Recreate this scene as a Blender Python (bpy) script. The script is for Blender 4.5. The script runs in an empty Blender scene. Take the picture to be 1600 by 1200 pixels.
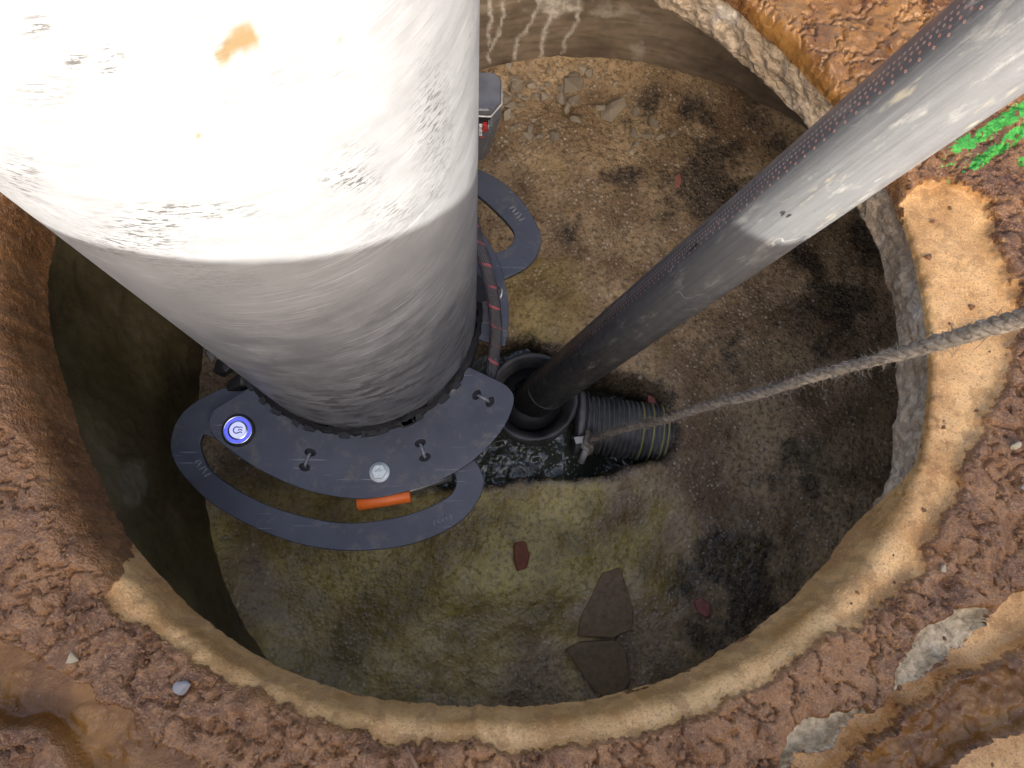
import bpy, bmesh, math, random
import numpy as np
from mathutils import Vector, Matrix, Quaternion

random.seed(7)
RNG = np.random.default_rng(11)
SC = bpy.context.scene
COL = SC.collection

# ------------------------------------------------------------------ camera
F, CX, CY, CAMZ = 1155.0, 800.0, 600.0, 1.25      # focal length in photo pixels, floor of the chamber is z = 0
_d = np.array([740.0 - CX, -(865.0 - CY), -F]); _d /= np.linalg.norm(_d)   # straight down, in camera axes
_z = -_d
_x = np.array([1.0, 0, 0]); _x = _x - (_x @ _z) * _z; _x /= np.linalg.norm(_x)
_y = np.cross(_z, _x)
ROT = np.array([_x, _y, _z])
cam_data = bpy.data.cameras.new('camera')
cam = bpy.data.objects.new('camera', cam_data); COL.objects.link(cam)
cam_data.sensor_width = 36.0; cam_data.lens = F / 1600.0 * 36.0
cam_data.clip_start = 0.02; cam_data.clip_end = 500
cam.matrix_world = Matrix.Translation((0, 0, CAMZ)) @ Matrix(ROT.tolist()).to_4x4()
SC.camera = cam

# ------------------------------------------------------------------ sky, sun, exposure
SUN_AZ = math.radians(8)                          # from -y towards +x
SUN_M = 0.5                                        # tangent of the sun's elevation
SUN_EL = math.atan(SUN_M)
world = bpy.data.worlds.new('World'); SC.world = world; world.use_nodes = True
wn = world.node_tree
sky = wn.nodes.new('ShaderNodeTexSky'); sky.sky_type = 'NISHITA'; sky.sun_disc = False
sky.sun_elevation = SUN_EL; sky.sun_rotation = math.radians(172)
sky.air_density = 0.6; sky.dust_density = 7.0; sky.ozone_density = 0.3
bg = wn.nodes['Background']; bg.inputs['Strength'].default_value = 0.15
wn.links.new(sky.outputs[0], bg.inputs[0])
sun_data = bpy.data.lights.new('sun', 'SUN'); sun_data.energy = 3.6; sun_data.angle = math.radians(0.5)
sun_data.color = (1.0, 0.95, 0.86)
sun = bpy.data.objects.new('sun', sun_data); COL.objects.link(sun)
sun_to = Vector((math.sin(SUN_AZ), -math.cos(SUN_AZ), SUN_M)).normalized()
sun.rotation_euler = sun_to.to_track_quat('Z', 'Y').to_euler(); sun.location = (1, -3, 3)
vs = SC.view_settings
vs.view_transform = 'Standard'; vs.look = 'None'; vs.gamma = 1.0; vs.use_curve_mapping = False
vs.exposure = 2.1
SC.cycles.use_denoising = True
SC.cycles.max_bounces = 6; SC.cycles.diffuse_bounces = 4; SC.cycles.glossy_bounces = 2
SC.cycles.use_adaptive_sampling = True; SC.cycles.adaptive_threshold = 0.02; SC.cycles.sample_clamp_indirect = 4.0

# ------------------------------------------------------------------ helpers
def P(px, py, z):
    """the point of the place at height z that the photograph shows at pixel (px, py)"""
    v = ROT @ np.array([px - CX, -(py - CY), -F])
    return np.array([0, 0, CAMZ]) + v * ((z - CAMZ) / v[2])

def to_px(co):
    c = (co - np.array([0, 0, CAMZ])) @ ROT
    return CX + F * c[:, 0] / -c[:, 2], CY - F * c[:, 1] / -c[:, 2]

_perm = RNG.permutation(512); _grad = RNG.normal(size=(512, 3)); _grad /= np.linalg.norm(_grad, axis=1)[:, None]
_perm = _perm.astype(np.int32); _gx, _gy, _gz = (np.ascontiguousarray(_grad[:, k], np.float32) for k in range(3))
def pnoise(p):
    p = p.astype(np.float32)
    i = np.floor(p).astype(np.int32); f = p - i; u = f * f * f * (f * (f * 6 - 15) + 10)
    ix, iy, iz = i[:, 0], i[:, 1], i[:, 2]; out = 0
    for dx in (0, 1):
        hx = _perm[(ix + dx) & 511]; wx_ = u[:, 0] if dx else 1 - u[:, 0]; fx = f[:, 0] - dx
        for dy in (0, 1):
            hy = _perm[(hx + iy + dy) & 511]; wy_ = wx_ * (u[:, 1] if dy else 1 - u[:, 1]); fy = f[:, 1] - dy
            for dz in (0, 1):
                h = _perm[(hy + iz + dz) & 511]
                out = out + wy_ * (u[:, 2] if dz else 1 - u[:, 2]) * (_gx[h] * fx + _gy[h] * fy + _gz[h] * (f[:, 2] - dz))
    return out * 1.6
def fbm(p, scale, octs=4, off=0.0, gain=0.5):
    q = np.asarray(p, float) * scale + off; a, s = 1.0, 0
    for _ in range(octs):
        s = s + a * pnoise(q); q = q * 2.03 + 17.3; a *= gain
    return s
def nz(p, scale, octs=4, off=0.0): return np.clip(0.5 + 0.42 * fbm(p, scale, octs, off), 0, 1)
def smooth(a, b, x):
    t = np.clip((x - a) / (b - a), 0, 1); return t * t * (3 - 2 * t)

def poly_sd(x, y, poly):
    """signed distance to a polygon, positive inside"""
    poly = np.asarray(poly, float); n = len(poly)
    dmin = np.full(x.shape, 1e18); ins = np.zeros(x.shape, bool)
    for i in range(n):
        ax, ay = poly[i]; bx, by = poly[(i + 1) % n]
        ex, ey = bx - ax, by - ay
        t = np.clip(((x - ax) * ex + (y - ay) * ey) / (ex * ex + ey * ey + 1e-12), 0, 1)
        dmin = np.minimum(dmin, (x - ax - t * ex) ** 2 + (y - ay - t * ey) ** 2)
        c = ((ay > y) != (by > y)) & (x < (bx - ax) * (y - ay) / ((by - ay) if by != ay else 1e-12) + ax)
        ins ^= c
    d = np.sqrt(dmin); return np.where(ins, d, -d)
def line_d(x, y, pts):
    dmin = np.full(x.shape, 1e18)
    for (ax, ay), (bx, by) in zip(pts[:-1], pts[1:]):
        ex, ey = bx - ax, by - ay
        t = np.clip(((x - ax) * ex + (y - ay) * ey) / (ex * ex + ey * ey + 1e-12), 0, 1)
        dmin = np.minimum(dmin, (x - ax - t * ex) ** 2 + (y - ay - t * ey) ** 2)
    return np.sqrt(dmin)
def blob(x, y, cx, cy, rx, ry):
    return np.exp(-(((x - cx) / rx) ** 2 + ((y - cy) / ry) ** 2))

def catmull(pts, per=8, closed=True):
    pts = [np.asarray(p, float) for p in pts]; n = len(pts); out = []
    for i in range(n if closed else n - 1):
        if closed: p0, p1, p2, p3 = pts[i - 1], pts[i], pts[(i + 1) % n], pts[(i + 2) % n]
        else: p0, p1, p2, p3 = pts[max(i - 1, 0)], pts[i], pts[i + 1], pts[min(i + 2, n - 1)]
        for k in range(per):
            t = k / per
            out.append(0.5 * (2 * p1 + (p2 - p0) * t + (2 * p0 - 5 * p1 + 4 * p2 - p3) * t * t + (3 * p1 - p0 - 3 * p2 + p3) * t ** 3))
    if not closed: out.append(pts[-1])
    return out

def link(o, mat=None, parent=None, label=None, cat=None, group=None, kind=None):
    COL.objects.link(o)
    if mat is not None:
        o.data.materials.clear(); o.data.materials.append(mat)
    if parent is not None:
        o.parent = parent
        if parent.type == 'EMPTY': o.matrix_parent_inverse = Matrix.Translation(parent.location).inverted()
    if label: o['label'] = label
    if cat: o['category'] = cat
    if group: o['group'] = group
    if kind: o['kind'] = kind
    return o

def thing(name, loc, label, cat, group=None):
    e = bpy.data.objects.new(name, None); e.location = loc; e.empty_display_size = 0.05
    return link(e, label=label, cat=cat, group=group)

def mesh_np(name, co, quads, attrs=None, shade=True):
    """fast mesh from arrays; quads (n,4) or tris (n,3)"""
    me = bpy.data.meshes.new(name); co = np.asarray(co, np.float32); quads = np.asarray(quads, np.int32)
    n, k = quads.shape
    me.vertices.add(len(co)); me.vertices.foreach_set('co', co.ravel())
    me.loops.add(n * k); me.loops.foreach_set('vertex_index', quads.ravel())
    me.polygons.add(n); me.polygons.foreach_set('loop_start', np.arange(0, n * k, k, dtype=np.int32))
    me.polygons.foreach_set('use_smooth', np.full(n, shade))
    me.update(calc_edges=True)
    for an, av in (attrs or {}).items():
        av = np.asarray(av, np.float32)
        if av.ndim == 1:
            a = me.attributes.new(an, 'FLOAT', 'POINT'); a.data.foreach_set('value', av)
        else:
            a = me.attributes.new(an, 'FLOAT_VECTOR', 'POINT'); a.data.foreach_set('vector', av.ravel())
    me.validate()
    return bpy.data.objects.new(name, me)

def grid_quads(nr, nc, wrap):
    i = np.arange(nr - 1)[:, None]; j = np.arange(nc if wrap else nc - 1)[None, :]
    j2 = (j + 1) % nc
    return np.stack([i * nc + j, i * nc + j2, (i + 1) * nc + j2, (i + 1) * nc + j], -1).reshape(-1, 4)

def frame(t, ref=(0, 0, 1)):
    t = np.asarray(t, float); t = t / np.linalg.norm(t)
    ref = np.asarray(ref, float)
    if abs(t @ ref) > 0.97: ref = np.array([1.0, 0, 0])
    a = ref - (ref @ t) * t; a /= np.linalg.norm(a)
    return a, np.cross(t, a)

def tube_np(path, rad, sides=12, caps=True, ref=(0, 0, 1)):
    """swept tube; returns verts, quads, (angle, length) per vertex"""
    path = np.asarray(path, float); n = len(path)
    rad = np.broadcast_to(np.asarray(rad, float), (n,))
    tang = np.gradient(path, axis=0)
    seg = np.r_[0, np.cumsum(np.linalg.norm(np.diff(path, axis=0), axis=1))]
    a, b = frame(tang[0], ref); co = []; uv = []
    for k in range(n):
        t = tang[k] / np.linalg.norm(tang[k]); a = a - (a @ t) * t; a /= np.linalg.norm(a); b = np.cross(t, a)
        th = np.arange(sides) * 2 * math.pi / sides - math.pi
        co.append(path[k] + rad[k] * (np.cos(th)[:, None] * a + np.sin(th)[:, None] * b))
        uv.append(np.stack([th, np.full(sides, seg[k]), np.zeros(sides)], -1))
    co = np.concatenate(co); uv = np.concatenate(uv)
    q = grid_quads(n, sides, True)
    if caps:
        c0, c1 = len(co), len(co) + 1
        co = np.vstack([co, path[0], path[-1]]); uv = np.vstack([uv, [[0, 0, 0], [0, seg[-1], 0]]])
        j = np.arange(sides); j2 = (j + 1) % sides
        q = np.vstack([q, np.stack([np.full(sides, c0), j2, j, j], -1)[:, [0, 1, 2, 3]], np.stack([np.full(sides, c1), (n - 1) * sides + j, (n - 1) * sides + j2, (n - 1) * sides + j2], -1)])
    return co, q, uv

def mesh_poly(name, co, faces, shade=True, attrs=None):
    me = bpy.data.meshes.new(name); me.from_pydata([tuple(map(float, c)) for c in co], [], [tuple(dict.fromkeys(map(int, f))) for f in faces])
    for p in me.polygons: p.use_smooth = shade
    for an, av in (attrs or {}).items():
        a = me.attributes.new(an, 'FLOAT_VECTOR', 'POINT'); a.data.foreach_set('vector', np.asarray(av, np.float32).ravel())
    me.update(); return bpy.data.objects.new(name, me)

def tube(name, path, rad, mat, parent=None, sides=12, **kw):
    co, q, uv = tube_np(path, rad, sides)
    return link(mesh_poly(name, co, q, True, {'cyl': uv}), mat, parent, **kw)

def lathe(name, prof, centre, mat, parent=None, steps=64, axis=None, jitter=0.0, **kw):
    """profile of (radius, height) turned about the axis (z by default) through centre"""
    prof = np.asarray(prof, float); th = np.arange(steps) * 2 * math.pi / steps
    if axis is None: ax, a, b = np.array([0, 0, 1.0]), np.array([1.0, 0, 0]), np.array([0, 1.0, 0])
    else:
        ax = np.asarray(axis, float) / np.linalg.norm(axis); a, b = frame(ax)
    co = []
    for r, h in prof:
        rr = r + (RNG.normal(size=steps) * jitter if jitter else 0)
        co.append(np.asarray(centre) + np.outer(rr * np.cos(th), a) + np.outer(rr * np.sin(th), b) + h * ax)
    q = grid_quads(len(prof), steps, True)
    return link(mesh_poly(name, np.concatenate(co), q, True), mat, parent, **kw)

def plate(name, outline, z_top, thick, mat, parent=None, holes=(), bevel=0.0012, **kw):
    """flat plate cut from an outline (world xy), with holes and softened edges"""
    cu = bpy.data.curves.new('outline', 'CURVE'); cu.dimensions = '2D'; cu.fill_mode = 'BOTH'
    cu.extrude = thick / 2 - bevel; cu.bevel_depth = bevel; cu.bevel_resolution = 2; cu.offset = -bevel
    for pts in [outline] + list(holes):
        sp = cu.splines.new('POLY'); sp.points.add(len(pts) - 1)
        for k, p in enumerate(pts): sp.points[k].co = (p[0], p[1], 0, 1)
        sp.use_cyclic_u = True
    tmp = bpy.data.objects.new('tmp', cu); COL.objects.link(tmp)
    dg = bpy.context.evaluated_depsgraph_get(); me = bpy.data.meshes.new_from_object(tmp.evaluated_get(dg))
    bpy.data.objects.remove(tmp); bpy.data.curves.remove(cu)
    me.transform(Matrix.Translation((0, 0, z_top - thick / 2))); me.name = name
    o = bpy.data.objects.new(name, me)
    return link(o, mat, parent, **kw)

def hull(name, pts, bevel=0.0):
    bm = bmesh.new()
    for p in pts: bm.verts.new(p)
    r = bmesh.ops.convex_hull(bm, input=bm.verts[:])
    bmesh.ops.delete(bm, geom=[v for v in bm.verts if not v.link_faces], context='VERTS')
    if bevel: bmesh.ops.bevel(bm, geom=bm.edges[:], offset=bevel, segments=1, affect='EDGES')
    bmesh.ops.recalc_face_normals(bm, faces=bm.faces[:])
    me = bpy.data.meshes.new(name); bm.to_mesh(me); bm.free()
    return me

def rock_mesh(seed, n=13, flat=0.7):
    r = np.random.default_rng(seed); v = r.normal(size=(n, 3)); v /= np.linalg.norm(v, axis=1)[:, None]
    v *= r.uniform(0.75, 1.0, size=(n, 1)); v *= np.array([1.0, r.uniform(0.6, 0.9), flat * r.uniform(0.7, 1.0)])
    return hull('stone', v, 0.05)

# ------------------------------------------------------------------ materials
class NT:
    def __init__(s, name):
        s.m = bpy.data.materials.new(name); s.m.use_nodes = True; s.t = s.m.node_tree
        s.b = s.t.nodes['Principled BSDF']
    def n(s, typ, props=None, **ins):
        nd = s.t.nodes.new('ShaderNode' + typ)
        for k, v in (props or {}).items(): setattr(nd, k, v)
        for k, v in ins.items():
            key = k.replace('_', ' ')
            sock = nd.inputs[int(k[1:])] if k[0] == 'i' and k[1:].isdigit() else nd.inputs[key]
            s.set(sock, v)
        return nd
    def set(s, sock, v):
        if isinstance(v, bpy.types.NodeSocket): s.t.links.new(v, sock)
        elif isinstance(v, bpy.types.Node): s.t.links.new(v.outputs[0], sock)
        else: sock.default_value = v
    def coord(s): return s.n('TexCoord').outputs['Object']
    def attr(s, name, vec=False):
        nd = s.n('Attribute', {'attribute_name': name}); return nd.outputs['Vector' if vec else 'Fac']
    def noise(s, scale, detail=5.0, rough=0.55, vec=None, dist=0.0):
        return s.n('TexNoise', Vector=vec if vec is not None else s.coord(), Scale=scale, Detail=detail, Roughness=rough, Distortion=dist).outputs[0]
    def voro(s, scale, vec=None, feature='F1', out='Distance'):
        return s.n('TexVoronoi', {'feature': feature}, Vector=vec if vec is not None else s.coord(), Scale=scale).outputs[out]
    def ramp(s, fac, stops):
        nd = s.n('ValToRGB', Fac=fac); r = nd.color_ramp
        while len(r.elements) < len(stops): r.elements.new(0.5)
        for e, (p, c) in zip(r.elements, stops):
            e.position = p; e.color = (c, c, c, 1) if isinstance(c, (int, float)) else (*c, 1)
        return nd.outputs[0]
    def mix(s, fac, a, b, mode='MIX'):
        nd = s.n('Mix', {'data_type': 'RGBA', 'blend_type': mode})
        s.set(nd.inputs[0], fac); s.set(nd.inputs[6], a if not isinstance(a, tuple) else (*a, 1)); s.set(nd.inputs[7], b if not isinstance(b, tuple) else (*b, 1))
        return nd.outputs[2]
    def math(s, op, a, b=0.0, c=0.0, clamp=False):
        nd = s.n('Math', {'operation': op, 'use_clamp': clamp}); s.set(nd.inputs[0], a); s.set(nd.inputs[1], b); s.set(nd.inputs[2], c)
        return nd.outputs[0]
    def map(s, vec, scale=(1, 1, 1), rot=(0, 0, 0), loc=(0, 0, 0)):
        return s.n('Mapping', Vector=vec, Scale=scale, Rotation=rot, Location=loc).outputs[0]
    def bump(s, h, strength=0.3, dist=0.002, normal=None):
        nd = s.n('Bump', Height=h, Strength=strength, Distance=dist)
        if normal is not None: s.set(nd.inputs['Normal'], normal)
        return nd.outputs[0]
    def out(s, color=None, rough=None, normal=None, metal=None, spec=None, coat=None):
        for k, v in (('Base Color', color), ('Roughness', rough), ('Normal', normal), ('Metallic', metal), ('Specular IOR Level', spec), ('Coat Weight', coat)):
            if v is None: continue
            s.set(s.b.inputs[k], (*v, 1) if isinstance(v, tuple) else v)
        return s.m

def plain(name, col, rough=0.5, metal=0.0, var=0.15, scale=60, bump=0.05, spec=0.5):
    s = NT(name); n = s.noise(scale)
    c = s.mix(s.ramp(n, [(0.3, 0), (0.7, 1)]), tuple(x * (1 - var) for x in col), tuple(min(1, x * (1 + var)) for x in col))
    return s.out(c, s.math('MULTIPLY_ADD', n, 0.2, rough - 0.1), s.bump(s.noise(scale * 6), bump, 0.001), metal, spec)

def mat_ground():
    s = NT('mud_and_clay')
    clay, wet, pale, green, left = (s.attr(a) for a in ('clay', 'wet', 'pale', 'green', 'left'))
    n1, n4, gri = s.attr('n1'), s.attr('n4'), s.attr('grit')
    n2 = s.noise(120, 3, 0.65); n3 = s.noise(420, 2, 0.6)
    sharp = lambda m, k=0.9: s.ramp(s.math('ADD', m, s.math('MULTIPLY', s.math('SUBTRACT', n2, 0.5), k)), [(0.42, 0), (0.58, 1)])
    clay, wet, pale, green = sharp(clay), s.mix(0.5, wet, sharp(wet)), sharp(pale), sharp(green, 1.2)
    mud = s.mix(s.ramp(n1, [(0.3, 0), (0.7, 1)]), (0.125, 0.050, 0.016), (0.285, 0.138, 0.053))
    mud = s.mix(s.ramp(n2, [(0.45, 0), (0.75, 0.8)]), mud, (0.37, 0.195, 0.082))
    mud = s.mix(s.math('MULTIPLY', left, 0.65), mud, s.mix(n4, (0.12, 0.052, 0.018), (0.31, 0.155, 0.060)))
    cl = s.mix(s.ramp(n1, [(0.25, 0), (0.7, 1)]), (0.50, 0.265, 0.088), (0.74, 0.45, 0.185))
    cl = s.mix(s.ramp(n2, [(0.5, 0), (0.85, 0.5)]), cl, (0.34, 0.19, 0.085))
    wc = s.mix(s.ramp(n1, [(0.3, 0), (0.7, 1)]), (0.15, 0.062, 0.013), (0.29, 0.142, 0.036))
    pl = s.mix(s.ramp(n2, [(0.35, 0), (0.65, 1)]), (0.34, 0.265, 0.165), (0.66, 0.55, 0.37))
    cl = s.mix(s.ramp(n4, [(0.56, 0), (0.66, 0.55)]), cl, (0.36, 0.195, 0.075))
    cl = s.mix(s.ramp(n3, [(0.56, 0), (0.66, 0.7)]), cl, (0.30, 0.165, 0.07)); cl = s.mix(s.ramp(n3, [(0.30, 0.6), (0.40, 0)]), cl, (0.85, 0.62, 0.34))
    mud = s.mix(s.ramp(n3, [(0.58, 0), (0.70, 0.7)]), mud, (0.40, 0.24, 0.115)); mud = s.mix(s.ramp(n3, [(0.32, 0.6), (0.42, 0)]), mud, (0.06, 0.03, 0.015))
    c = s.mix(clay, mud, cl); c = s.mix(wet, c, wc); c = s.mix(pale, c, pl)
    c = s.mix(green, c, s.mix(s.ramp(n2, [(0.35, 0), (0.7, 1)]), (0.03, 0.24, 0.02), (0.10, 0.56, 0.08)))
    c = s.mix(s.math('MULTIPLY', gri, s.ramp(s.voro(170), [(0.08, 0.8), (0.16, 0)])), c, (0.42, 0.29, 0.18))
    r = s.math('MULTIPLY_ADD', clay, 0.30, s.ramp(n4, [(0.40, 0.12), (0.64, 0.42)]), clamp=True)
    r = s.mix(wet, r, s.ramp(n4, [(0.3, 0.18), (0.7, 0.42)])); r = s.mix(pale, r, (0.85, 0.85, 0.85)); r = s.mix(green, r, (0.6, 0.6, 0.6))
    h = s.math('MULTIPLY_ADD', n3, 0.55, n2)
    st = s.math('MULTIPLY_ADD', clay, -0.30, 0.58); st = s.math('MULTIPLY_ADD', wet, -0.30, st, clamp=True)
    nd = s.n('Bump', Height=h, Distance=0.007); s.set(nd.inputs['Strength'], st)
    return s.out(c, r, nd.outputs[0], spec=0.5)

def mat_floor():
    s = NT('wet_chamber_concrete')
    stain, wetm, alg_glow, n1, n4 = (s.attr(a) for a in ('stain', 'wetm', 'algae_glow', 'n1', 'n4'))
    n2 = s.noise(115, 4, 0.68); vt = s.n('TexVoronoi', Vector=s.coord(), Scale=130.0); v, vc = vt.outputs['Distance'], vt.outputs['Color']
    c = s.mix(s.ramp(n1, [(0.25, 0), (0.75, 1)]), (0.23, 0.145, 0.072), (0.56, 0.40, 0.22))
    c = s.mix(s.math('MULTIPLY', s.ramp(n2, [(0.36, 0.75), (0.54, 0.0)]), s.math('MULTIPLY_ADD', wetm, -0.5, 1.0)), c, (0.10, 0.064, 0.032))
    
    peb = s.math('MULTIPLY', s.ramp(v, [(0.25, 0.85), (0.40, 0)]), s.ramp(n4, [(0.45, 0), (0.6, 1)]))
    c = s.mix(peb, c, s.mix(s.ramp(vc, [(0.2, 0), (0.8, 1)]), (0.28, 0.21, 0.13), (0.66, 0.57, 0.43)))
    c = s.mix(alg_glow, c, s.mix(s.ramp(n1, [(0.25, 0), (0.75, 1)]), (0.30, 0.205, 0.035), (0.72, 0.54, 0.13)))  # yellow lamp glow painted in together with the olive growth
    c = s.mix(s.math('MULTIPLY', alg_glow, s.ramp(n2, [(0.40, 0.6), (0.52, 0)])), c, (0.115, 0.078, 0.018))
    c = s.mix(s.math('MULTIPLY', stain, s.ramp(n2, [(0.3, 1.0), (0.75, 0.5)])), c, (0.024, 0.020, 0.016))
    c = s.mix(s.ramp(s.noise(300, 2), [(0.58, 0), (0.72, 0.6)]), c, (0.56, 0.45, 0.29))
    sharp = lambda m, k: s.ramp(s.math('ADD', m, s.math('MULTIPLY', s.math('SUBTRACT', n2, 0.5), k)), [(0.35, 0), (0.65, 1)])
    r = s.mix(wetm, s.ramp(n1, [(0.3, 0.5), (0.7, 0.9)]), s.ramp(n2, [(0.42, 0.08), (0.62, 0.30)]))
    s.set(s.b.inputs['Specular IOR Level'], s.math('MULTIPLY_ADD', wetm, 0.1, 0.4))
    h = s.math('MULTIPLY_ADD', s.ramp(v, [(0.0, 1), (0.5, 0)]), 0.6, n2)
    nd = s.n('Bump', Height=h, Distance=0.006); s.set(nd.inputs['Strength'], s.math('MULTIPLY_ADD', wetm, -0.30, 0.65))
    return s.out(c, r, nd.outputs[0])

def mat_wall():
    s = NT('chamber_wall_concrete')
    drip, dark, patch, n1, n3 = (s.attr(a) for a in ('drip', 'dark', 'patch', 'n1', 'n3'))
    n2 = s.noise(60, 3, 0.65)
    c = s.mix(s.ramp(n1, [(0.3, 0), (0.7, 1)]), (0.125, 0.092, 0.060), (0.27, 0.21, 0.145))
    c = s.mix(s.ramp(n3, [(0.35, 0.45), (0.6, 0)]), c, (0.095, 0.070, 0.046))
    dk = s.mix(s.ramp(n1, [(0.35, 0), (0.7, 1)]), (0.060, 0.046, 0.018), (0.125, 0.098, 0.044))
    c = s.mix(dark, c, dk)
    c = s.mix(s.math('MULTIPLY', patch, s.ramp(n2, [(0.35, 0.4), (0.6, 1)])), c, (0.15, 0.125, 0.08))
    c = s.mix(s.math('MULTIPLY', drip, s.ramp(n2, [(0.35, 0.35), (0.6, 1)])), c, (0.66, 0.61, 0.52))
    r = s.mix(dark, s.ramp(n2, [(0.3, 0.6), (0.7, 0.9)]), (0.42, 0.42, 0.42))
    return s.out(c, r, s.bump(n2, 0.45, 0.004))

def mat_neck():
    s = NT('neck_ring_concrete'); n1 = s.noise(14, 3, 0.6); n2 = s.noise(90, 4, 0.65)
    c = s.mix(s.ramp(n1, [(0.3, 0), (0.7, 1)]), (0.36, 0.27, 0.17), (0.66, 0.53, 0.37))
    c = s.mix(s.ramp(n2, [(0.4, 0.7), (0.6, 0)]), c, (0.24, 0.17, 0.105))
    c = s.mix(s.ramp(n1, [(0.60, 0), (0.68, 0.8)]), c, (0.66, 0.59, 0.48))
    return s.out(c, 0.85, s.bump(n2, 0.9, 0.007))

def mat_pipe():
    s = NT('scuffed_grey_pipe'); cy = s.attr('cyl', True)   # x round the pipe in metres, y up it
    sA = s.noise(1.0, 5, 0.75, s.map(cy, (20, 46, 1), (0, 0, 0.2)))
    sB = s.noise(1.0, 2, 0.6, s.map(cy, (14, 420, 1), (0, 0, -0.35)))
    sC = s.noise(1.0, 2, 0.6, s.map(cy, (16, 460, 1), (0, 0, 0.30)))
    n1 = s.noise(11, 5, 0.7)
    c = s.mix(s.ramp(n1, [(0.32, 0), (0.68, 1)]), (0.100, 0.107, 0.118), (0.195, 0.202, 0.211))
    c = s.mix(s.ramp(sA, [(0.40, 0.7), (0.52, 0)]), c, (0.065, 0.069, 0.077))
    c = s.mix(s.ramp(sA, [(0.56, 0), (0.74, 0.4)]), c, (0.30, 0.305, 0.31))
    c = s.mix(s.math('MULTIPLY', s.ramp(sB, [(0.60, 0), (0.65, 0.75)]), s.ramp(n1, [(0.42, 0.1), (0.6, 1)])), c, (0.40, 0.41, 0.42))
    c = s.mix(s.ramp(sC, [(0.60, 0), (0.65, 0.7)]), c, (0.05, 0.05, 0.055))
    c = s.mix(s.math('MULTIPLY', s.attr('sunlit'), 0.55), c, (0.215, 0.220, 0.226))   # paler upper length: sunlight painted into the pipe colour
    spots = s.ramp(s.noise(1.0, 2, 0.5, s.map(cy, (30, 62, 1), (0, 0, 0.45))), [(0.545, 0), (0.585, 0.85)])
    c = s.mix(s.math('MULTIPLY', spots, s.attr('low')), c, (0.060, 0.061, 0.064))
    c = s.mix(s.attr('mudspot'), c, (0.125, 0.088, 0.045))
    sn = s.noise(1.0, 4, 0.7, s.map(cy, (120, 420, 1), (0, 0, 0.35)))
    c = s.mix(s.math('MULTIPLY', s.attr('scuff'), s.ramp(sn, [(0.52, 0), (0.57, 1)])), c, (0.05, 0.05, 0.05))
    r = s.ramp(sA, [(0.3, 0.45), (0.7, 0.65)])
    return s.out(c, r, s.bump(sA, 0.2, 0.0012), spec=0.3)

def mat_tube():
    s = NT('black_polyethylene_tube'); cy = s.attr('cyl', True)   # x = angle, y = length
    sep = s.n('SeparateXYZ', Vector=cy); ang, ln = sep.outputs[0], sep.outputs[1]
    met = s.map(cy, (0.035, 1, 1))
    sA = s.noise(1.0, 6, 0.68, s.map(met, (330, 9, 1), (0, 0, 0.04))); n1 = s.noise(9, 6, 0.65); n2 = s.noise(75, 5, 0.65)
    c = s.mix(s.ramp(sA, [(0.35, 0), (0.7, 1)]), (0.012, 0.012, 0.013), (0.040, 0.040, 0.042))
    up = s.ramp(ln, [(0.35, 0), (0.80, 1)])  # upper length greyer: its sunlit tone is painted into the tube colour
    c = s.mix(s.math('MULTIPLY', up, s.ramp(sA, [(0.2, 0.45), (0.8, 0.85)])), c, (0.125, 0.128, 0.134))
    c = s.mix(s.ramp(s.noise(1.0, 6, 0.7, s.map(met, (70, 18, 1), (0, 0, 0.2))), [(0.56, 0), (0.70, 0.6)]), c, (0.24, 0.236, 0.22))
    c = s.mix(s.math('MULTIPLY', up, s.ramp(s.noise(1.0, 4, 0.6, s.map(met, (60, 14, 1), loc=(3, 1, 0))), [(0.63, 0), (0.72, 0.55)])), c, (0.34, 0.30, 0.20))
    c = s.mix(s.ramp(s.noise(1.0, 3, 0.6, s.map(met, (60, 20, 1), loc=(7, 5, 0))), [(0.66, 0), (0.69, 1)]), c, (0.012, 0.012, 0.013))
    crk = s.math('ABSOLUTE', s.math('SUBTRACT', s.noise(1.0, 2, 0.5, s.map(met, (30, 13, 1), (0, 0, 0.5), (2, 3, 0))), 0.5))
    c = s.mix(s.math('MULTIPLY', s.ramp(crk, [(0.002, 0.7), (0.006, 0)]), s.ramp(s.noise(22, 2), [(0.60, 0), (0.68, 0.7)])), c, (0.50, 0.49, 0.45))
    # two printed rows of little rings along the tube
    for a0, col, per in ((0.72, (0.60, 0.28, 0.19), 0.0075), (0.84, (0.55, 0.38, 0.30), 0.0050), (0.98, (0.45, 0.36, 0.32), 0.0045), (0.60, (0.50, 0.27, 0.20), 0.0110)):
        da = s.math('MULTIPLY', s.math('SUBTRACT', ang, TUBE_DOT_SIGN * a0), 0.035)
        fr = s.math('SUBTRACT', s.math('FRACT', s.math('DIVIDE', ln, per)), 0.5)
        dl = s.math('MULTIPLY', fr, per)
        rr = s.math('SQRT', s.math('ADD', s.math('MULTIPLY', da, da), s.math('MULTIPLY', dl, dl)))
        ring = s.ramp(s.math('MULTIPLY', rr, 100), [(0.03, 0.2), (0.05, 0.8), (0.09, 0.8), (0.13, 0)])
        c = s.mix(s.math('MULTIPLY', ring, s.ramp(n2, [(0.3, 0.55), (0.5, 1.0)])), c, col)
    r = s.ramp(n2, [(0.35, 0.32), (0.7, 0.55)])
    return s.out(c, r, s.bump(s.math('MULTIPLY_ADD', sA, 1.0, n2), 0.25, 0.0012), spec=0.5)
TUBE_DOT_SIGN = -1

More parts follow.
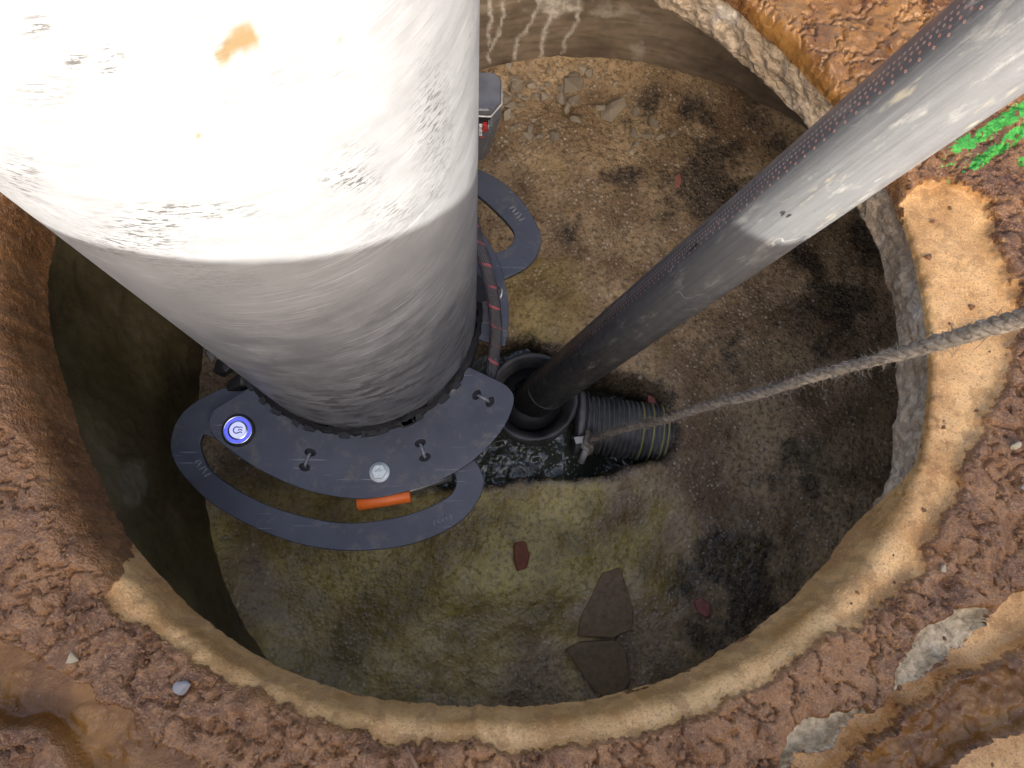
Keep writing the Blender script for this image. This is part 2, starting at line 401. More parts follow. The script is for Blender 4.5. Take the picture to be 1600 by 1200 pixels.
def mat_plate():
    s = NT('black_powder_coat'); n = s.noise(14, 4); f = s.noise(900, 2)
    c = s.mix(s.ramp(n, [(0.35, 0), (0.7, 1)]), (0.034, 0.038, 0.049), (0.060, 0.066, 0.083))
    c = s.mix(s.ramp(s.noise(38, 5, 0.75), [(0.54, 0), (0.70, 0.6)]), c, (0.17, 0.14, 0.10))
    sc = s.noise(1.0, 2, 0.5, s.map(s.coord(), (12, 260, 1), (0, 0, 0.7)))
    c = s.mix(s.math('MULTIPLY', s.ramp(sc, [(0.66, 0), (0.69, 0.7)]), s.ramp(n, [(0.45, 0), (0.55, 1)])), c, (0.24, 0.24, 0.26))
    return s.out(c, s.ramp(s.noise(30, 5), [(0.3, 0.34), (0.7, 0.50)]), s.bump(f, 0.22, 0.0006), spec=0.75)

def mat_water():
    s = NT('churning_water'); n = s.noise(55, 2, 0.5, dist=0.6)
    foam = s.ramp(s.noise(170, 3, 0.6), [(0.58, 0), (0.66, 0.9)])
    c = s.mix(s.math('MULTIPLY', foam, s.ramp(s.noise(30, 2), [(0.42, 0), (0.55, 1)])), (0.060, 0.064, 0.044), (0.62, 0.63, 0.58))
    return s.out(c, 0.05, s.bump(n, 0.4, 0.010), spec=0.6)

def mat_cable():
    s = NT('braided_sleeve'); cy = s.attr('cyl', True); sep = s.n('SeparateXYZ', Vector=cy); a, l = sep.outputs[0], sep.outputs[1]
    u = s.math('MULTIPLY', a, 16 / 6.2832); v = s.math('MULTIPLY', l, 260)
    w1 = s.math('PINGPONG', s.math('ADD', u, v), 0.5); w2 = s.math('PINGPONG', s.math('SUBTRACT', u, v), 0.5)
    h = s.math('MAXIMUM', w1, w2)
    red = s.math('MULTIPLY', s.math('LESS_THAN', s.math('FRACT', s.math('ADD', s.math('MULTIPLY', a, 1 / 6.2832), s.math('MULTIPLY', l, 34))), 0.13), s.ramp(w2, [(0.05, 0), (0.2, 1)]))
    c = s.mix(s.ramp(h, [(0.2, 0), (0.5, 1)]), (0.010, 0.010, 0.012), (0.085, 0.085, 0.092))
    c = s.mix(s.math('MULTIPLY', red, s.ramp(s.noise(90, 2), [(0.42, 0.1), (0.55, 0.9)])), c, (0.50, 0.09, 0.11))
    return s.out(c, 0.5, s.bump(h, 0.9, 0.002))

def mat_rope():
    s = NT('weathered_hemp'); n = s.noise(160, 5, 0.7); m = s.noise(25, 3)
    c = s.mix(s.ramp(n, [(0.35, 0), (0.7, 1)]), (0.14, 0.115, 0.085), (0.43, 0.375, 0.295))
    c = s.mix(s.ramp(m, [(0.4, 0), (0.7, 0.5)]), c, (0.14, 0.125, 0.11))
    return s.out(c, 0.95, s.bump(n, 0.8, 0.002), spec=0.2)

def mat_stone(name, a, b, rough=0.8, scale=70):
    s = NT(name); n = s.noise(scale, 6, 0.65)
    inf = s.n('ObjectInfo').outputs['Random']
    c = s.mix(s.ramp(n, [(0.3, 0), (0.7, 1)]), a, b)
    c = s.mix(s.math('MULTIPLY', inf, 0.5), c, tuple(x * 0.55 for x in a))
    return s.out(c, rough, s.bump(n, 0.5, 0.002))

def emis(name, col, strength):
    s = NT(name); n = s.noise(80)
    s.set(s.b.inputs['Base Color'], (*col, 1)); s.set(s.b.inputs['Emission Color'], s.mix(s.ramp(n, [(0.3, 0), (0.7, 0.25)]), col, tuple(x * 0.8 for x in col)))
    s.b.inputs['Emission Strength'].default_value = strength; s.b.inputs['Roughness'].default_value = 0.25
    return s.m

M = dict(ground=mat_ground(), floor=mat_floor(), wall=mat_wall(), neck=mat_neck(), pipe=mat_pipe(), tube=mat_tube(), plate=mat_plate(),
         water=mat_water(), cable=mat_cable(), rope=mat_rope(),
         worn=plain('worn_black_paint', (0.20, 0.205, 0.22), 0.45, var=0.5, scale=300),
         rubber=plain('black_rubber', (0.014, 0.014, 0.015), 0.5, bump=0.4, scale=90),
         pvc=plain('grey_black_plastic', (0.040, 0.040, 0.042), 0.38, var=0.4, scale=25, bump=0.15), worn_pvc=plain('worn_grey_plastic', (0.075, 0.073, 0.070), 0.34, var=0.7, scale=28, bump=0.2),
         hose=plain('ribbed_hose_plastic', (0.135, 0.133, 0.125), 0.42, var=0.45, scale=35, bump=0.15),
         yellow=plain('yellow_stripe', (0.34, 0.31, 0.10), 0.5),
         zinc=plain('zinc_plate', (0.66, 0.72, 0.70), 0.5, metal=0.25, var=0.12, scale=200),
         steel=plain('worn_steel', (0.50, 0.49, 0.47), 0.35, metal=0.9, var=0.2, scale=120),
         pale_metal=plain('dull_galvanised', (0.50, 0.49, 0.45), 0.5, metal=0.2, var=0.15),
         orange=plain('orange_plastic', (0.80, 0.16, 0.02), 0.42, var=0.08),
         chrome=plain('chrome', (0.75, 0.76, 0.80), 0.18, metal=1.0, var=0.05),
         blue=emis('lit_blue_ring', (0.05, 0.06, 0.75), 0.55), white_led=emis('lit_white_lens', (0.55, 0.58, 0.95), 0.16),
         navy=plain('navy_print', (0.03, 0.04, 0.22), 0.4),
         battery=plain('grey_battery_plastic', (0.10, 0.105, 0.115), 0.45, var=0.25, scale=40, bump=0.1),
         black=plain('matt_black_label', (0.012, 0.012, 0.013), 0.5), red=plain('red_print', (0.55, 0.03, 0.03), 0.45), white=plain('white_print', (0.65, 0.65, 0.65), 0.5),
         rubble=mat_stone('rubble_stone', (0.29, 0.24, 0.165), (0.58, 0.49, 0.36)),
         cream=mat_stone('cream_stone', (0.48, 0.40, 0.24), (0.72, 0.64, 0.46), 0.6),
         grey=mat_stone('grey_stone', (0.24, 0.23, 0.23), (0.42, 0.41, 0.40)),
         brick=mat_stone('brick_red', (0.24, 0.075, 0.035), (0.36, 0.13, 0.06)), pink=mat_stone('pink_brick', (0.34, 0.11, 0.085), (0.50, 0.20, 0.16)),
         slab=mat_stone('brown_slate', (0.22, 0.14, 0.062), (0.44, 0.30, 0.15), 0.6, 110),
         crumb=mat_stone('mud_crumb', (0.12, 0.050, 0.018), (0.31, 0.155, 0.064), 0.35, 40), twig=plain('twig_bark', (0.22, 0.12, 0.07), 0.8))

# ------------------------------------------------------------------ the shaft: opening, ground, chamber
Z_LO, Z_HI = 0.41, 0.50                      # lower and upper edge of the neck
EDGE = [(75, 390), (68, 450), (78, 530), (110, 640), (150, 750), (200, 850), (270, 930), (330, 985), (400, 1030), (500, 1075), (600, 1098),
        (700, 1106), (800, 1108), (900, 1102), (1000, 1080), (1100, 1040), (1180, 990), (1250, 930), (1310, 865), (1345, 800), (1365, 740),
        (1382, 640), (1383, 560), (1375, 490), (1360, 420), (1330, 345), (1295, 270), (1240, 205), (1170, 135), (1100, 75), (1050, 40), (1000, 5)]
RC = np.array([0.007, 0.296])
e = np.array([P(*p, Z_LO)[:2] for p in EDGE]) - RC
eth = np.arctan2(e[:, 1], e[:, 0]); er = np.hypot(e[:, 0], e[:, 1])
hid = np.linspace(math.radians(68), math.radians(172), 9)[1:-1]      # behind the pipe: a plain round
eth = np.r_[eth, hid]; er = np.r_[er, np.linspace(0.475, 0.51, len(hid))]
o_ = np.argsort(eth); eth, er = eth[o_], er[o_]
def r_edge(th):
    th = (th + math.pi) % (2 * math.pi) - math.pi
    return np.interp(th, np.r_[eth[-1] - 2 * math.pi, eth, eth[0] + 2 * math.pi], np.r_[er[-1], er, er[0]])
def r_smooth(th):
    return sum(r_edge(th + k * 0.02) for k in range(-4, 5)) / 9

# ground: polar sheet, neck rows, rounded lip, then outwards past the horizon
NTH = 1700
th = np.arange(NTH) * 2 * math.pi / NTH
re = r_smooth(th)
cover_pts = [math.atan2(*(P(px, py, Z_LO)[:2] - RC)[::-1]) for px, py in ((1352, 790), (85, 300))]
def angdist(a, b): return (a - b + math.pi) % (2 * math.pi) - math.pi
a0, a1 = cover_pts[1] % (2 * math.pi), cover_pts[0] % (2 * math.pi)   # covered by mud from the left, round the bottom, to a1
if a1 < a0: a1 += 2 * math.pi
tc = np.where(th < a0, th + 2 * math.pi, th)
cover = smooth(a0 - 0.10, a0 + 0.05, tc) * (1 - smooth(a1 - 0.10, a1 + 0.10, tc))
circ = np.stack([np.cos(th), np.sin(th), np.zeros(NTH)], -1)
rag = 0.35 * fbm(circ * 0.48, 16, 2) + 0.5 * fbm(circ * 0.48, 70, 3)
LIP = (0.020 + 0.004 * fbm(circ, 3.0, 2)) * (0.35 + 0.65 * cover)
rows = []
for k in range(16):                                                  # neck coating
    t = k / 16
    z0 = Z_HI - LIP - (Z_HI - LIP - Z_LO + 0.006 * rag) * cover - (1 - cover) * 0.007 * (1 + rag)
    z = z0 + (Z_HI - LIP - z0) * t
    rows.append((re - 0.004 * cover + 0.004 * (1 - cover) + 0.004 * rag, z))
for k in range(13):                                                  # rounded lip
    f = (k / 12) * math.pi / 2
    ex = 0.6 * (1 - cover)
    rows.append((re - 0.004 * cover + 0.004 * (1 - cover) + 0.004 * rag * math.cos(f) + LIP * (1 - math.cos(f)), Z_HI - LIP + LIP * math.sin(f)))
rho, step = 0.0, 0.0021
while rho < 0.30:
    rho += step; rows.append((rows[28][0] + rho, np.full(NTH, Z_HI)))
while rho < 2.2:
    step *= 1.05; rho += step; rows.append((rows[28][0] + rho, np.full(NTH, Z_HI)))
while rho < 60:
    step *= 1.4; rho += step; rows.append((rows[28][0] + rho, np.full(NTH, Z_HI)))
gr = np.array([r for r, z in rows]); gz = np.array([z for r, z in rows])
gx = RC[0] + gr * np.cos(th); gy = RC[1] + gr * np.sin(th)
G = np.stack([gx, gy, gz], -1).reshape(-1, 3)
u, v = to_px(G)
far = G[:, 2] * 0 + np.repeat(np.array([0.0] * 29 + [float(np.mean(r[0] - rows[28][0])) for r in rows[29:]]), NTH)
near = far < 1.0
wob = np.stack([fbm(G, 28, 4, 3.1), fbm(G, 28, 4, 9.7)], -1) * 13 + np.stack([fbm(G, 110, 2, 5.5), fbm(G, 110, 2, 1.7)], -1) * 3.5
uw, vw = u + wob[:, 0], v + wob[:, 1]
CLAY = EDGE[5:20] + [(1340, 760), (1385, 640), (1400, 560), (1405, 470), (1405, 400), (1415, 300), (1480, 285), (1540, 320), (1562, 420), (1590, 510), (1552, 600), (1510, 715), (1466, 812),
        (1426, 890), (1352, 958), (1280, 1004), (1195, 1055), (1108, 1104), (1004, 1142), (900, 1162), (800, 1168), (700, 1154), (600, 1158), (500, 1120), (430, 1090), (330, 1042), (250, 992), (165, 935)]
DAMP = [(1400, 640), (1470, 610), (1505, 640), (1462, 770), (1385, 840), (1330, 865), (1368, 760)]
CLAY = [(px + (740 - px) * 0.03, py + (865 - py) * 0.03) if i < 15 else (px, py) for i, (px, py) in enumerate(CLAY)]
TAN2 = [(1195, 1215), (1290, 1165), (1380, 1090), (1470, 1040), (1540, 955), (1640, 860), (1640, 985), (1560, 1022), (1480, 1062), (1400, 1112), (1330, 1172), (1290, 1215)]
PALE_A = [(1380, 1088), (1395, 1030), (1440, 972), (1480, 952), (1532, 950), (1520, 1000), (1470, 1032), (1412, 1080)]
PALE_B = [(1203, 1200), (1230, 1138), (1280, 1112), (1340, 1098), (1345, 1122), (1300, 1157), (1240, 1192)]
RED = [(1290, 1230), (1330, 1178), (1400, 1120), (1480, 1070), (1560, 1030), (1700, 960), (1700, 1110), (1560, 1140), (1480, 1195), (1440, 1260)]
CORNER = [(1440, 1260), (1480, 1195), (1560, 1140), (1700, 1105), (1700, 1300)]
ORANGE = [(-90, 930), (0, 988), (60, 1022), (130, 1072), (200, 1112), (270, 1160), (350, 1210), (420, 1260), (200, 1300), (150, 1205), (100, 1165), (70, 1132), (0, 1118), (-90, 1100)]
GREENS = [[(1610, 150), (1570, 178), (1530, 203), (1470, 245), (1480, 256), (1540, 222), (1580, 200), (1620, 190)], [(1600, 196), (1560, 222), (1515, 250), (1496, 274), (1504, 281), (1545, 252), (1610, 214)], [(1640, 180), (1580, 205), (1575, 222), (1640, 225)], [(1568, 268), (1600, 248), (1660, 240), (1660, 290), (1590, 281)]]
sd = lambda poly: poly_sd(uw, vw, poly)
clay = smooth(-9, 10, sd(CLAY)); tan2 = smooth(-9, 10, sd(TAN2)); pale = np.maximum(smooth(-7, 7, sd(PALE_A)), smooth(-7, 7, sd(PALE_B)))
red = smooth(-8, 14, sd(RED)); corner = smooth(-9, 10, sd(CORNER)); orange = smooth(-9, 9, sd(ORANGE))
uf, vf = u + wob[:, 0] * 0.35 + 4 * fbm(G, 260, 2), v + wob[:, 1] * 0.35 + 4 * fbm(G, 260, 2, 4.4)
green = sum(smooth(-5, 5, poly_sd(uf, vf, g)) for g in GREENS)
green = green * smooth(-0.95, -0.15, fbm(G, 75, 3, 3.3))
green = np.clip(np.maximum(green, 0.65 * (smooth(0, 25, sd([(1450, 225), (1500, 215), (1525, 270), (1480, 300), (1450, 275)])) > 0.2) * (fbm(G, 240, 3) > 0.35)), 0, 1)
upright = smooth(330, 150, v) * smooth(1100, 1200, u)                # the wet brown crest beside the neck
wet = np.clip(orange + red * 0.8 + 0.75 * upright + 0.42 * smooth(-10, 14, sd(DAMP)) + 0.5 * smooth(0.35, 0.8, fbm(G, 9, 3, 2.2)) * clay, 0, 1)
claya = np.clip(np.maximum(clay, np.maximum(tan2 * 0.9, corner * 0.85)) * (1 - pale), 0, 1)
low = np.maximum(np.maximum(tan2, pale * 0.8), np.maximum(orange, np.maximum(red, corner)))
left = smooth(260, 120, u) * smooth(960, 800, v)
mud = np.clip(1 - np.maximum(claya, low), 0, 1)
onlip = np.repeat(np.array([0.0] * 16 + [k / 12 for k in range(13)] + [1.0] * (len(rows) - 29)), NTH)
dz = 0.016 * smooth(0.2, 0.8, mud) - 0.016 * low + 0.008 * fbm(G, 12, 3) * (0.3 + 0.7 * mud)
dz += mud * (0.0030 * fbm(G, 38, 4, 0, 0.5) + 0.0012 * np.abs(fbm(G, 170, 3))) + claya * (0.0014 * fbm(G, 50, 4)) + red * 0.008 * fbm(G, 45, 4) + orange * 0.003 * smooth(0.2, 0.6, fbm(G, 30, 3))
dz += 0.004 * pale * fbm(G, 60, 3)
crust = np.abs(fbm(G, 26, 4, 8.0)); dz -= 0.007 * mud * smooth(0.10, 0.0, crust)
dz += 0.0014 * np.maximum(mud, red) * (0.35 - np.abs(fbm(G, 75, 3, 2.7)))
dz *= smooth(2.0, 0.5, far)
G[:, 2] += dz * onlip + 0.05 * np.minimum(far, 0.6) + 0.0006 * green
# inner faces roughened along the radius
side = (1 - onlip); rad = (0.0025 * fbm(G, 16, 3) + 0.0012 * fbm(G, 110, 3)) * side * (0.25 + 0.75 * np.maximum(mud, left))
G[:, 0] -= np.tile(np.cos(th), len(rows)) * rad; G[:, 1] -= np.tile(np.sin(th), len(rows)) * rad
# unseen earth mound, added and shaped to shade the shaft
sx = G[:, 0] * math.cos(SUN_AZ) + G[:, 1] * math.sin(SUN_AZ); al = -G[:, 0] * math.sin(SUN_AZ) + G[:, 1] * math.cos(SUN_AZ)
SIL_S = [-3, -0.7, -0.238, -0.179, -0.101, -0.035, 0.013, 0.041, 0.16, 0.295, 0.36, 0.44, 1.2, 4]
SIL_H = [1.35, 1.05, 0.930, 0.930, 0.904, 0.877, 0.849, 0.818, 0.79, 0.781, 0.79, 0.90, 0.95, 1.0]
ridge = np.interp(sx, SIL_S, SIL_H) + SUN_M * 1.0
shade_bank = smooth(-0.52, -1.0, al)
G[:, 2] = np.where(shade_bank > 0, G[:, 2] + (ridge - G[:, 2]) * shade_bank + 0.03 * fbm(G, 6, 4) * shade_bank * (1 - shade_bank) * 4, G[:, 2])
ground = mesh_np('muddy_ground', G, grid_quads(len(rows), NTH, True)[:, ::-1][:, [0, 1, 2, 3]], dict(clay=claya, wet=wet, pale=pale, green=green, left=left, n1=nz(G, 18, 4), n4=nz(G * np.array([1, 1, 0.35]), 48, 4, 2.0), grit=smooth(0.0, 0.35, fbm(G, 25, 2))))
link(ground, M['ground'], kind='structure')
print('ground', len(G))

# chamber
FC = np.array([0.2114, 0.2552]); FR = 0.672
manhole = thing('manhole_chamber', (FC[0], FC[1], 0), 'round concrete manhole chamber with an off-centre neck ring under the mud', 'manhole')
NW, NZ = 1200, 110
tw = np.arange(NW) * 2 * math.pi / NW
def ray_r(t):                                                         # radius from FC to the neck outline
    c = np.stack([RC[0] + (re + 0.02) * np.cos(th), RC[1] + (re + 0.02) * np.sin(th)], -1) - FC
    a = np.arctan2(c[:, 1], c[:, 0]) % (2 * math.pi); o = np.argsort(a); r = np.hypot(c[:, 0], c[:, 1])
    return np.interp(t, np.r_[a[o][-1] - 2 * math.pi, a[o], a[o][0] + 2 * math.pi], np.r_[r[o][-1], r[o], r[o][0]])
top_r = np.maximum(FR, ray_r(tw))
zz = np.linspace(-0.18, 0.415, NZ)
fz = np.clip(zz / 0.415, 0, 1)[:, None]
WR = FR + (top_r - FR)[None, :] * smooth(0, 1, fz)
W = np.stack([FC[0] + WR * np.cos(tw), FC[1] + WR * np.sin(tw), np.repeat(zz[:, None], NW, 1)], -1).reshape(-1, 3)
wu, wv = to_px(W)
nrm = np.tile(np.stack([np.cos(tw), np.sin(tw)], -1), (NZ, 1))
bulge = 0.006 * fbm(W, 7, 4) + 0.0015 * fbm(W, 60, 3)
W[:, :2] += nrm * bulge[:, None]
jit = 4 * fbm(W, 45, 3); jit2 = 3 * fbm(W, 45, 3, 6.6)
DRIPS = [[(838, -40), (842, 10), (822, 48), (808, 62), (803, 92)], [(868, -60), (862, 20), (848, 55), (845, 98)], [(905, -60), (905, 10), (898, 40), (884, 60), (880, 85)],
         [(790, -20), (782, 40), (770, 70), (764, 95)], [(770, -30), (765, 30), (762, 70)], [(830, -40), (845, -5), (870, 5), (900, -10)], [(880, -40), (890, 8), (905, 12)], [(852, 8), (866, 22), (880, 5)]]
drip = np.zeros(len(W))
for d_, wd in zip(DRIPS, (3, 3.2, 3, 2.5, 2.5, 8, 6, 7)):
    drip = np.maximum(drip, smooth(wd * 1.5, wd * 0.3, line_d(wu + jit, wv + jit2, d_)))
drip *= (np.abs(tw[None, :].repeat(NZ, 0).ravel() - math.pi / 2) < 0.8)
drip = np.maximum(drip, 0.8 * smooth(0.3, 0.5, fbm(W, 40, 4)) * blob(wu, wv, 850, -20, 110, 30))
drip = np.maximum(drip, 0.45 * smooth(0.1, 0.5, fbm(W, 30, 3)) * np.maximum(blob(wu, wv, 1000, 75, 40, 30), blob(wu, wv, 950, 20, 60, 25)))
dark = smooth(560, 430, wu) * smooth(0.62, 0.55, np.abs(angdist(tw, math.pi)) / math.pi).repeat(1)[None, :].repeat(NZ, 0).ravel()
patch = smooth(0.35, 0.6, blob(wu + jit * 2, wv + jit2 * 2, 205, 755, 24, 42)) + 0.3 * smooth(0.2, 0.6, fbm(W, 22, 3)) * blob(wu, wv, 160, 520, 70, 60)
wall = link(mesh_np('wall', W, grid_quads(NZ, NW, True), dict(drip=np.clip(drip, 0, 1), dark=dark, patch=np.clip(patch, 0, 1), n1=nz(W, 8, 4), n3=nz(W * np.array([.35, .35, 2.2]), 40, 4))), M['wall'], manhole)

# slab over the chamber (annulus from the wall in to the neck) and the neck ring
NR = 10; sl = []
rr_in = ray_r(tw)
for k in range(NR):
    t = k / (NR - 1); r = rr_in + (np.maximum(top_r + 0.05, rr_in + 0.03) - rr_in) * t
    sl.append(np.stack([FC[0] + r * np.cos(tw), FC[1] + r * np.sin(tw), np.full(NW, 0.408)], -1))
S_ = np.concatenate(sl); S_[:, 2] += 0.004 * fbm(S_, 25, 3)
link(mesh_np('cover_slab', S_, grid_quads(NR, NW, True)), M['neck'], manhole)
nr = []
NK = 40
for k in range(NK):
    t = k / (NK - 1); r = re + 0.014 + 0.030 * (1 - smooth(0, 0.15, np.full(NTH, t))) * 0.5
    nr.append(np.stack([RC[0] + r * np.cos(th), RC[1] + r * np.sin(th), np.full(NTH, 0.402 + t * 0.090)], -1))
for k, (dr, z) in enumerate(((0.03, 0.492), (0.09, 0.490))):
    r = re + 0.014 + dr; nr.append(np.stack([RC[0] + r * np.cos(th), RC[1] + r * np.sin(th), np.full(NTH, z - 0.03 * k)], -1))
Nk = np.concatenate(nr); nn = np.tile(np.stack([np.cos(th), np.sin(th)], -1), (NK + 2, 1))
nb = 0.007 * fbm(Nk, 18, 4) + 0.003 * fbm(Nk, 70, 4)
Nk[:, :2] += nn * nb[:, None]
link(mesh_np('neck_ring', Nk, grid_quads(NK + 2, NTH, True)), M['neck'], manhole)

# floor with its channel
CHAN = [(640, 570), (700, 548), (770, 540), (830, 532), (880, 560), (905, 588), (960, 588), (1010, 596), (1037, 612), (1048, 640), (1049, 700), (1036, 716), (1000, 722), (950, 738), (860, 747), (760, 753), (640, 760)]
st = 0.0042; gxs = np.arange(FC[0] - FR - 0.02, FC[0] + FR + 0.02, st); gys = np.arange(FC[1] - FR - 0.02, FC[1] + FR + 0.02, st)
X, Y = np.meshgrid(gxs, gys); Fl = np.stack([X.ravel(), Y.ravel(), np.zeros(X.size)], -1)
fu, fv = to_px(Fl); fr_ = np.hypot(Fl[:, 0] - FC[0], Fl[:, 1] - FC[1])
w1, w2 = fbm(Fl, 30, 3), fbm(Fl, 30, 3, 7.7)
csd = poly_sd(fu + 8 * w1, fv + 8 * w2, CHAN)
chan = smooth(-5, 9, csd) ** 1.5
Fl[:, 2] = 0.010 * fbm(Fl, 5, 3) + 0.003 * fbm(Fl, 24, 3) + 0.0012 * fbm(Fl, 90, 3) + 0.02 * smooth(FR - 0.08, FR, fr_)
Fl[:, 2] = Fl[:, 2] * (1 - chan) - 0.15 * chan
w3 = fbm(Fl, 14, 4, 1.3)
stain = np.zeros(len(Fl))
for bx, by, rx, ry, s_ in ((1150, 900, 95, 90, 1.2), (1130, 985, 70, 40, 1), (1040, 165, 70, 38, 1.3), (1130, 270, 110, 120, 1.2), (960, 275, 70, 28, .9), (900, 365, 60, 40, .8), (1300, 400, 90, 200, 1),
                          (1290, 780, 60, 60, .9), (1150, 560, 130, 130, .5), (720, 1060, 260, 60, .35), (470, 960, 60, 60, .5), (1200, 720, 120, 80, .6)):
    stain = np.maximum(stain, s_ * blob(fu, fv, bx, by, rx, ry) * (0.65 + 0.9 * w3))
stain = np.maximum(stain, 0.75 * smooth(-26, -2, csd))
stain = smooth(0.25, 0.75, stain + 0.12 * fbm(Fl, 60, 3))
alg_glow = smooth(0.15, 0.75, np.maximum(blob(fu, fv, 600, 850, 330, 130), 0.9 * blob(fu, fv, 830, 850, 240, 120)) + 0.35 * w3) * 0.85  # olive growth plus a pool of lamp glow painted into the floor colour
alg_glow = np.maximum(alg_glow, 0.55 * smooth(0.2, 0.8, blob(fu, fv, 620, 980, 340, 140) + 0.4 * w3))
alg_glow = np.maximum(alg_glow, 0.4 * smooth(0.3, 0.8, blob(fu, fv, 820, 480, 120, 90) + 0.4 * w3))
wetm = smooth(0.1, 0.6, np.maximum(blob(fu, fv, 620, 920, 380, 210), 0.8 * blob(fu, fv, 900, 850, 260, 180)) + 0.3 * w3)
keep = fr_ < FR + 0.012
nxg, nyg = len(gxs), len(gys)
q = grid_quads(nyg, nxg, False); q = q[keep[q].all(1)]
idx = -np.ones(len(Fl), int); used = np.unique(q); idx[used] = np.arange(len(used)); q = idx[q]
floor = link(mesh_np('chamber_floor', Fl[used], q, dict(n1=nz(Fl, 9, 4)[used], n4=nz(Fl, 30, 3, 5.0)[used], stain=np.clip(stain, 0, 1)[used], wetm=np.clip(wetm, 0, 1)[used], algae_glow=np.clip(alg_glow, 0, 1)[used])), M['floor'], kind='structure')
def floor_z(x, y):
    i = int(round((x - gxs[0]) / st)); j = int(round((y - gys[0]) / st)); i = min(max(i, 0), nxg - 1); j = min(max(j, 0), nyg - 1)
    return float(Fl[j * nxg + i, 2])

# water in the channel
xa, ya = P(620, 765, -0.055)[:2]; xb, yb = P(1060, 525, -0.055)[:2]
wx, wy = np.meshgrid(np.linspace(xa, xb, 180), np.linspace(ya, yb, 110)); Wt = np.stack([wx.ravel(), wy.ravel(), np.full(wx.size, -0.055)], -1)
tu, tv = to_px(Wt); churn = np.maximum(blob(tu, tv, 800, 715, 110, 60), 0.12)
Wt[:, 2] += churn * (0.0085 * fbm(Wt, 24, 2) + 0.0026 * fbm(Wt, 75, 2)) + 0.012 * blob(tu, tv, 790, 700, 60, 30) - 0.07 * smooth(880, 960, tu)
link(mesh_np('channel_water', Wt, grid_quads(110, 180, False)), M['water'], kind='structure')

# ------------------------------------------------------------------ large grey pipe
PC = np.array([-0.174, 0.345]); PR = 0.174
NA, NH = 420, 430
ta = np.arange(NA) * 2 * math.pi / NA; hz = np.linspace(0.02, 1.75, NH)
pr = np.full((NH, NA), PR); pr[hz < 0.236] += 0.0
Pp = np.stack([PC[0] + pr * np.cos(ta), PC[1] + pr * np.sin(ta), np.repeat(hz[:, None], NA, 1)], -1).reshape(-1, 3)
pu, pv = to_px(Pp)
cyl = np.stack([np.tile(ta * PR, NH), Pp[:, 2], np.zeros(len(Pp))], -1)
facing = ((Pp[:, :2] - PC) @ np.array([0.45, -0.9])) > 0
pw1, pw2 = fbm(Pp, 60, 4), fbm(Pp, 60, 4, 4.2)
muds = np.maximum(smooth(-6, 4, poly_sd(pu + 16 * pw1, pv + 16 * pw2, [(345, 85), (368, 52), (395, 42), (412, 58), (398, 80), (375, 88), (365, 108), (348, 108)])),
                  np.maximum(smooth(6, 2, np.hypot(pu - 308, pv - 214)), smooth(6, 2, np.hypot(pu - 530, pv - 66)))) * facing
scuff = np.zeros(len(Pp))
for bx, by, rx, ry, a_ in ((118, 92, 16, 22, 1), (172, 95, 22, 28, .9), (545, 280, 40, 18, 1), (300, 330, 110, 14, .9), (200, 375, 90, 25, .8), (60, 40, 30, 22, .7), (680, 190, 30, 90, .7), (683, 298, 10, 12, 1.2), (60, 140, 60, 40, .4),
                           (230, 350, 60, 14, 1), (30, 280, 40, 40, .7), (620, 330, 60, 20, .5), (330, 75, 30, 60, .25)):
    scuff = np.maximum(scuff, a_ * blob(pu, pv, bx, by, rx, ry))
scuff = np.clip(np.maximum(scuff * 1.5, 0.35 * smooth(0.1, 0.5, fbm(Pp, 14, 3, 6.1))), 0, 1) * facing * smooth(0.65, 0.8, Pp[:, 2])
lowp = smooth(0.58, 0.38, Pp[:, 2]); sunlit = smooth(0.50, 0.76, Pp[:, 2] + 0.08 * fbm(Pp, 10, 3))
pipe = link(mesh_np('large_pipe', Pp, grid_quads(NH, NA, True), dict(cyl=cyl, mudspot=np.clip(muds, 0, 1), scuff=scuff, low=lowp, sunlit=sunlit)), M['pipe'],
            label='wide upright grey pipe, scratched and scuffed, going down through the black collar', cat='pipe')

# ------------------------------------------------------------------ black collar with carrying handles
collar = thing('clamp_collar', (PC[0], PC[1], 0), 'black steel clamping collar with cut-out handles round the foot of the wide grey pipe', 'collar')
ZU, ZL = 0.214, 0.196
def W2(pts, z): return [P(x, y, z)[:2] for x, y in pts]
def arc(r, d0, d1, n): return [PC + r * np.array([math.cos(math.radians(d)), math.sin(math.radians(d))]) for d in np.linspace(d0, d1, n)]
outer = W2([(333, 640), (326, 662), (340, 688), (400, 731), (470, 763), (540, 778), (600, 776), (680, 753), (740, 718), (785, 670), (803, 626), (793, 604), (768, 590)], ZU)
cA, cB = P(388, 607, ZU)[:2], P(734, 574, ZU)[:2]
dA = math.degrees(math.atan2(*(cA - PC)[::-1])) % 360; dB = math.degrees(math.atan2(*(cB - PC)[::-1])) % 360
oc = catmull(outer, 8, False)
inner = arc(0.1815, dB, dA, 60) if dB > dA else arc(0.1815, dB + 360, dA, 60)
upper_outline = oc + inner
def dogbone(px, py, ang, z, sc=1.0):
    c = P(px, py, z)[:2]; a = np.array([math.cos(ang), math.sin(ang)]); b = np.array([-a[1], a[0]]); hs = []
    for s_ in (-1, 1):
        m = c + a * s_ * 0.0108 * sc
        hs.append([m + b * 0.0078 * sc * math.cos(t) + a * 0.0052 * sc * math.sin(t) for t in np.linspace(0, 2 * math.pi, 14, endpoint=False)])
    return hs
DB = [(480, 718, math.radians(72)), (660, 703, math.radians(110)), (755, 622, math.radians(-28))]
holes = sum([dogbone(x, y, a, ZU) for x, y, a in DB], [])
plate('upper_plate', upper_outline, ZU, 0.006, M['plate'], collar, holes)
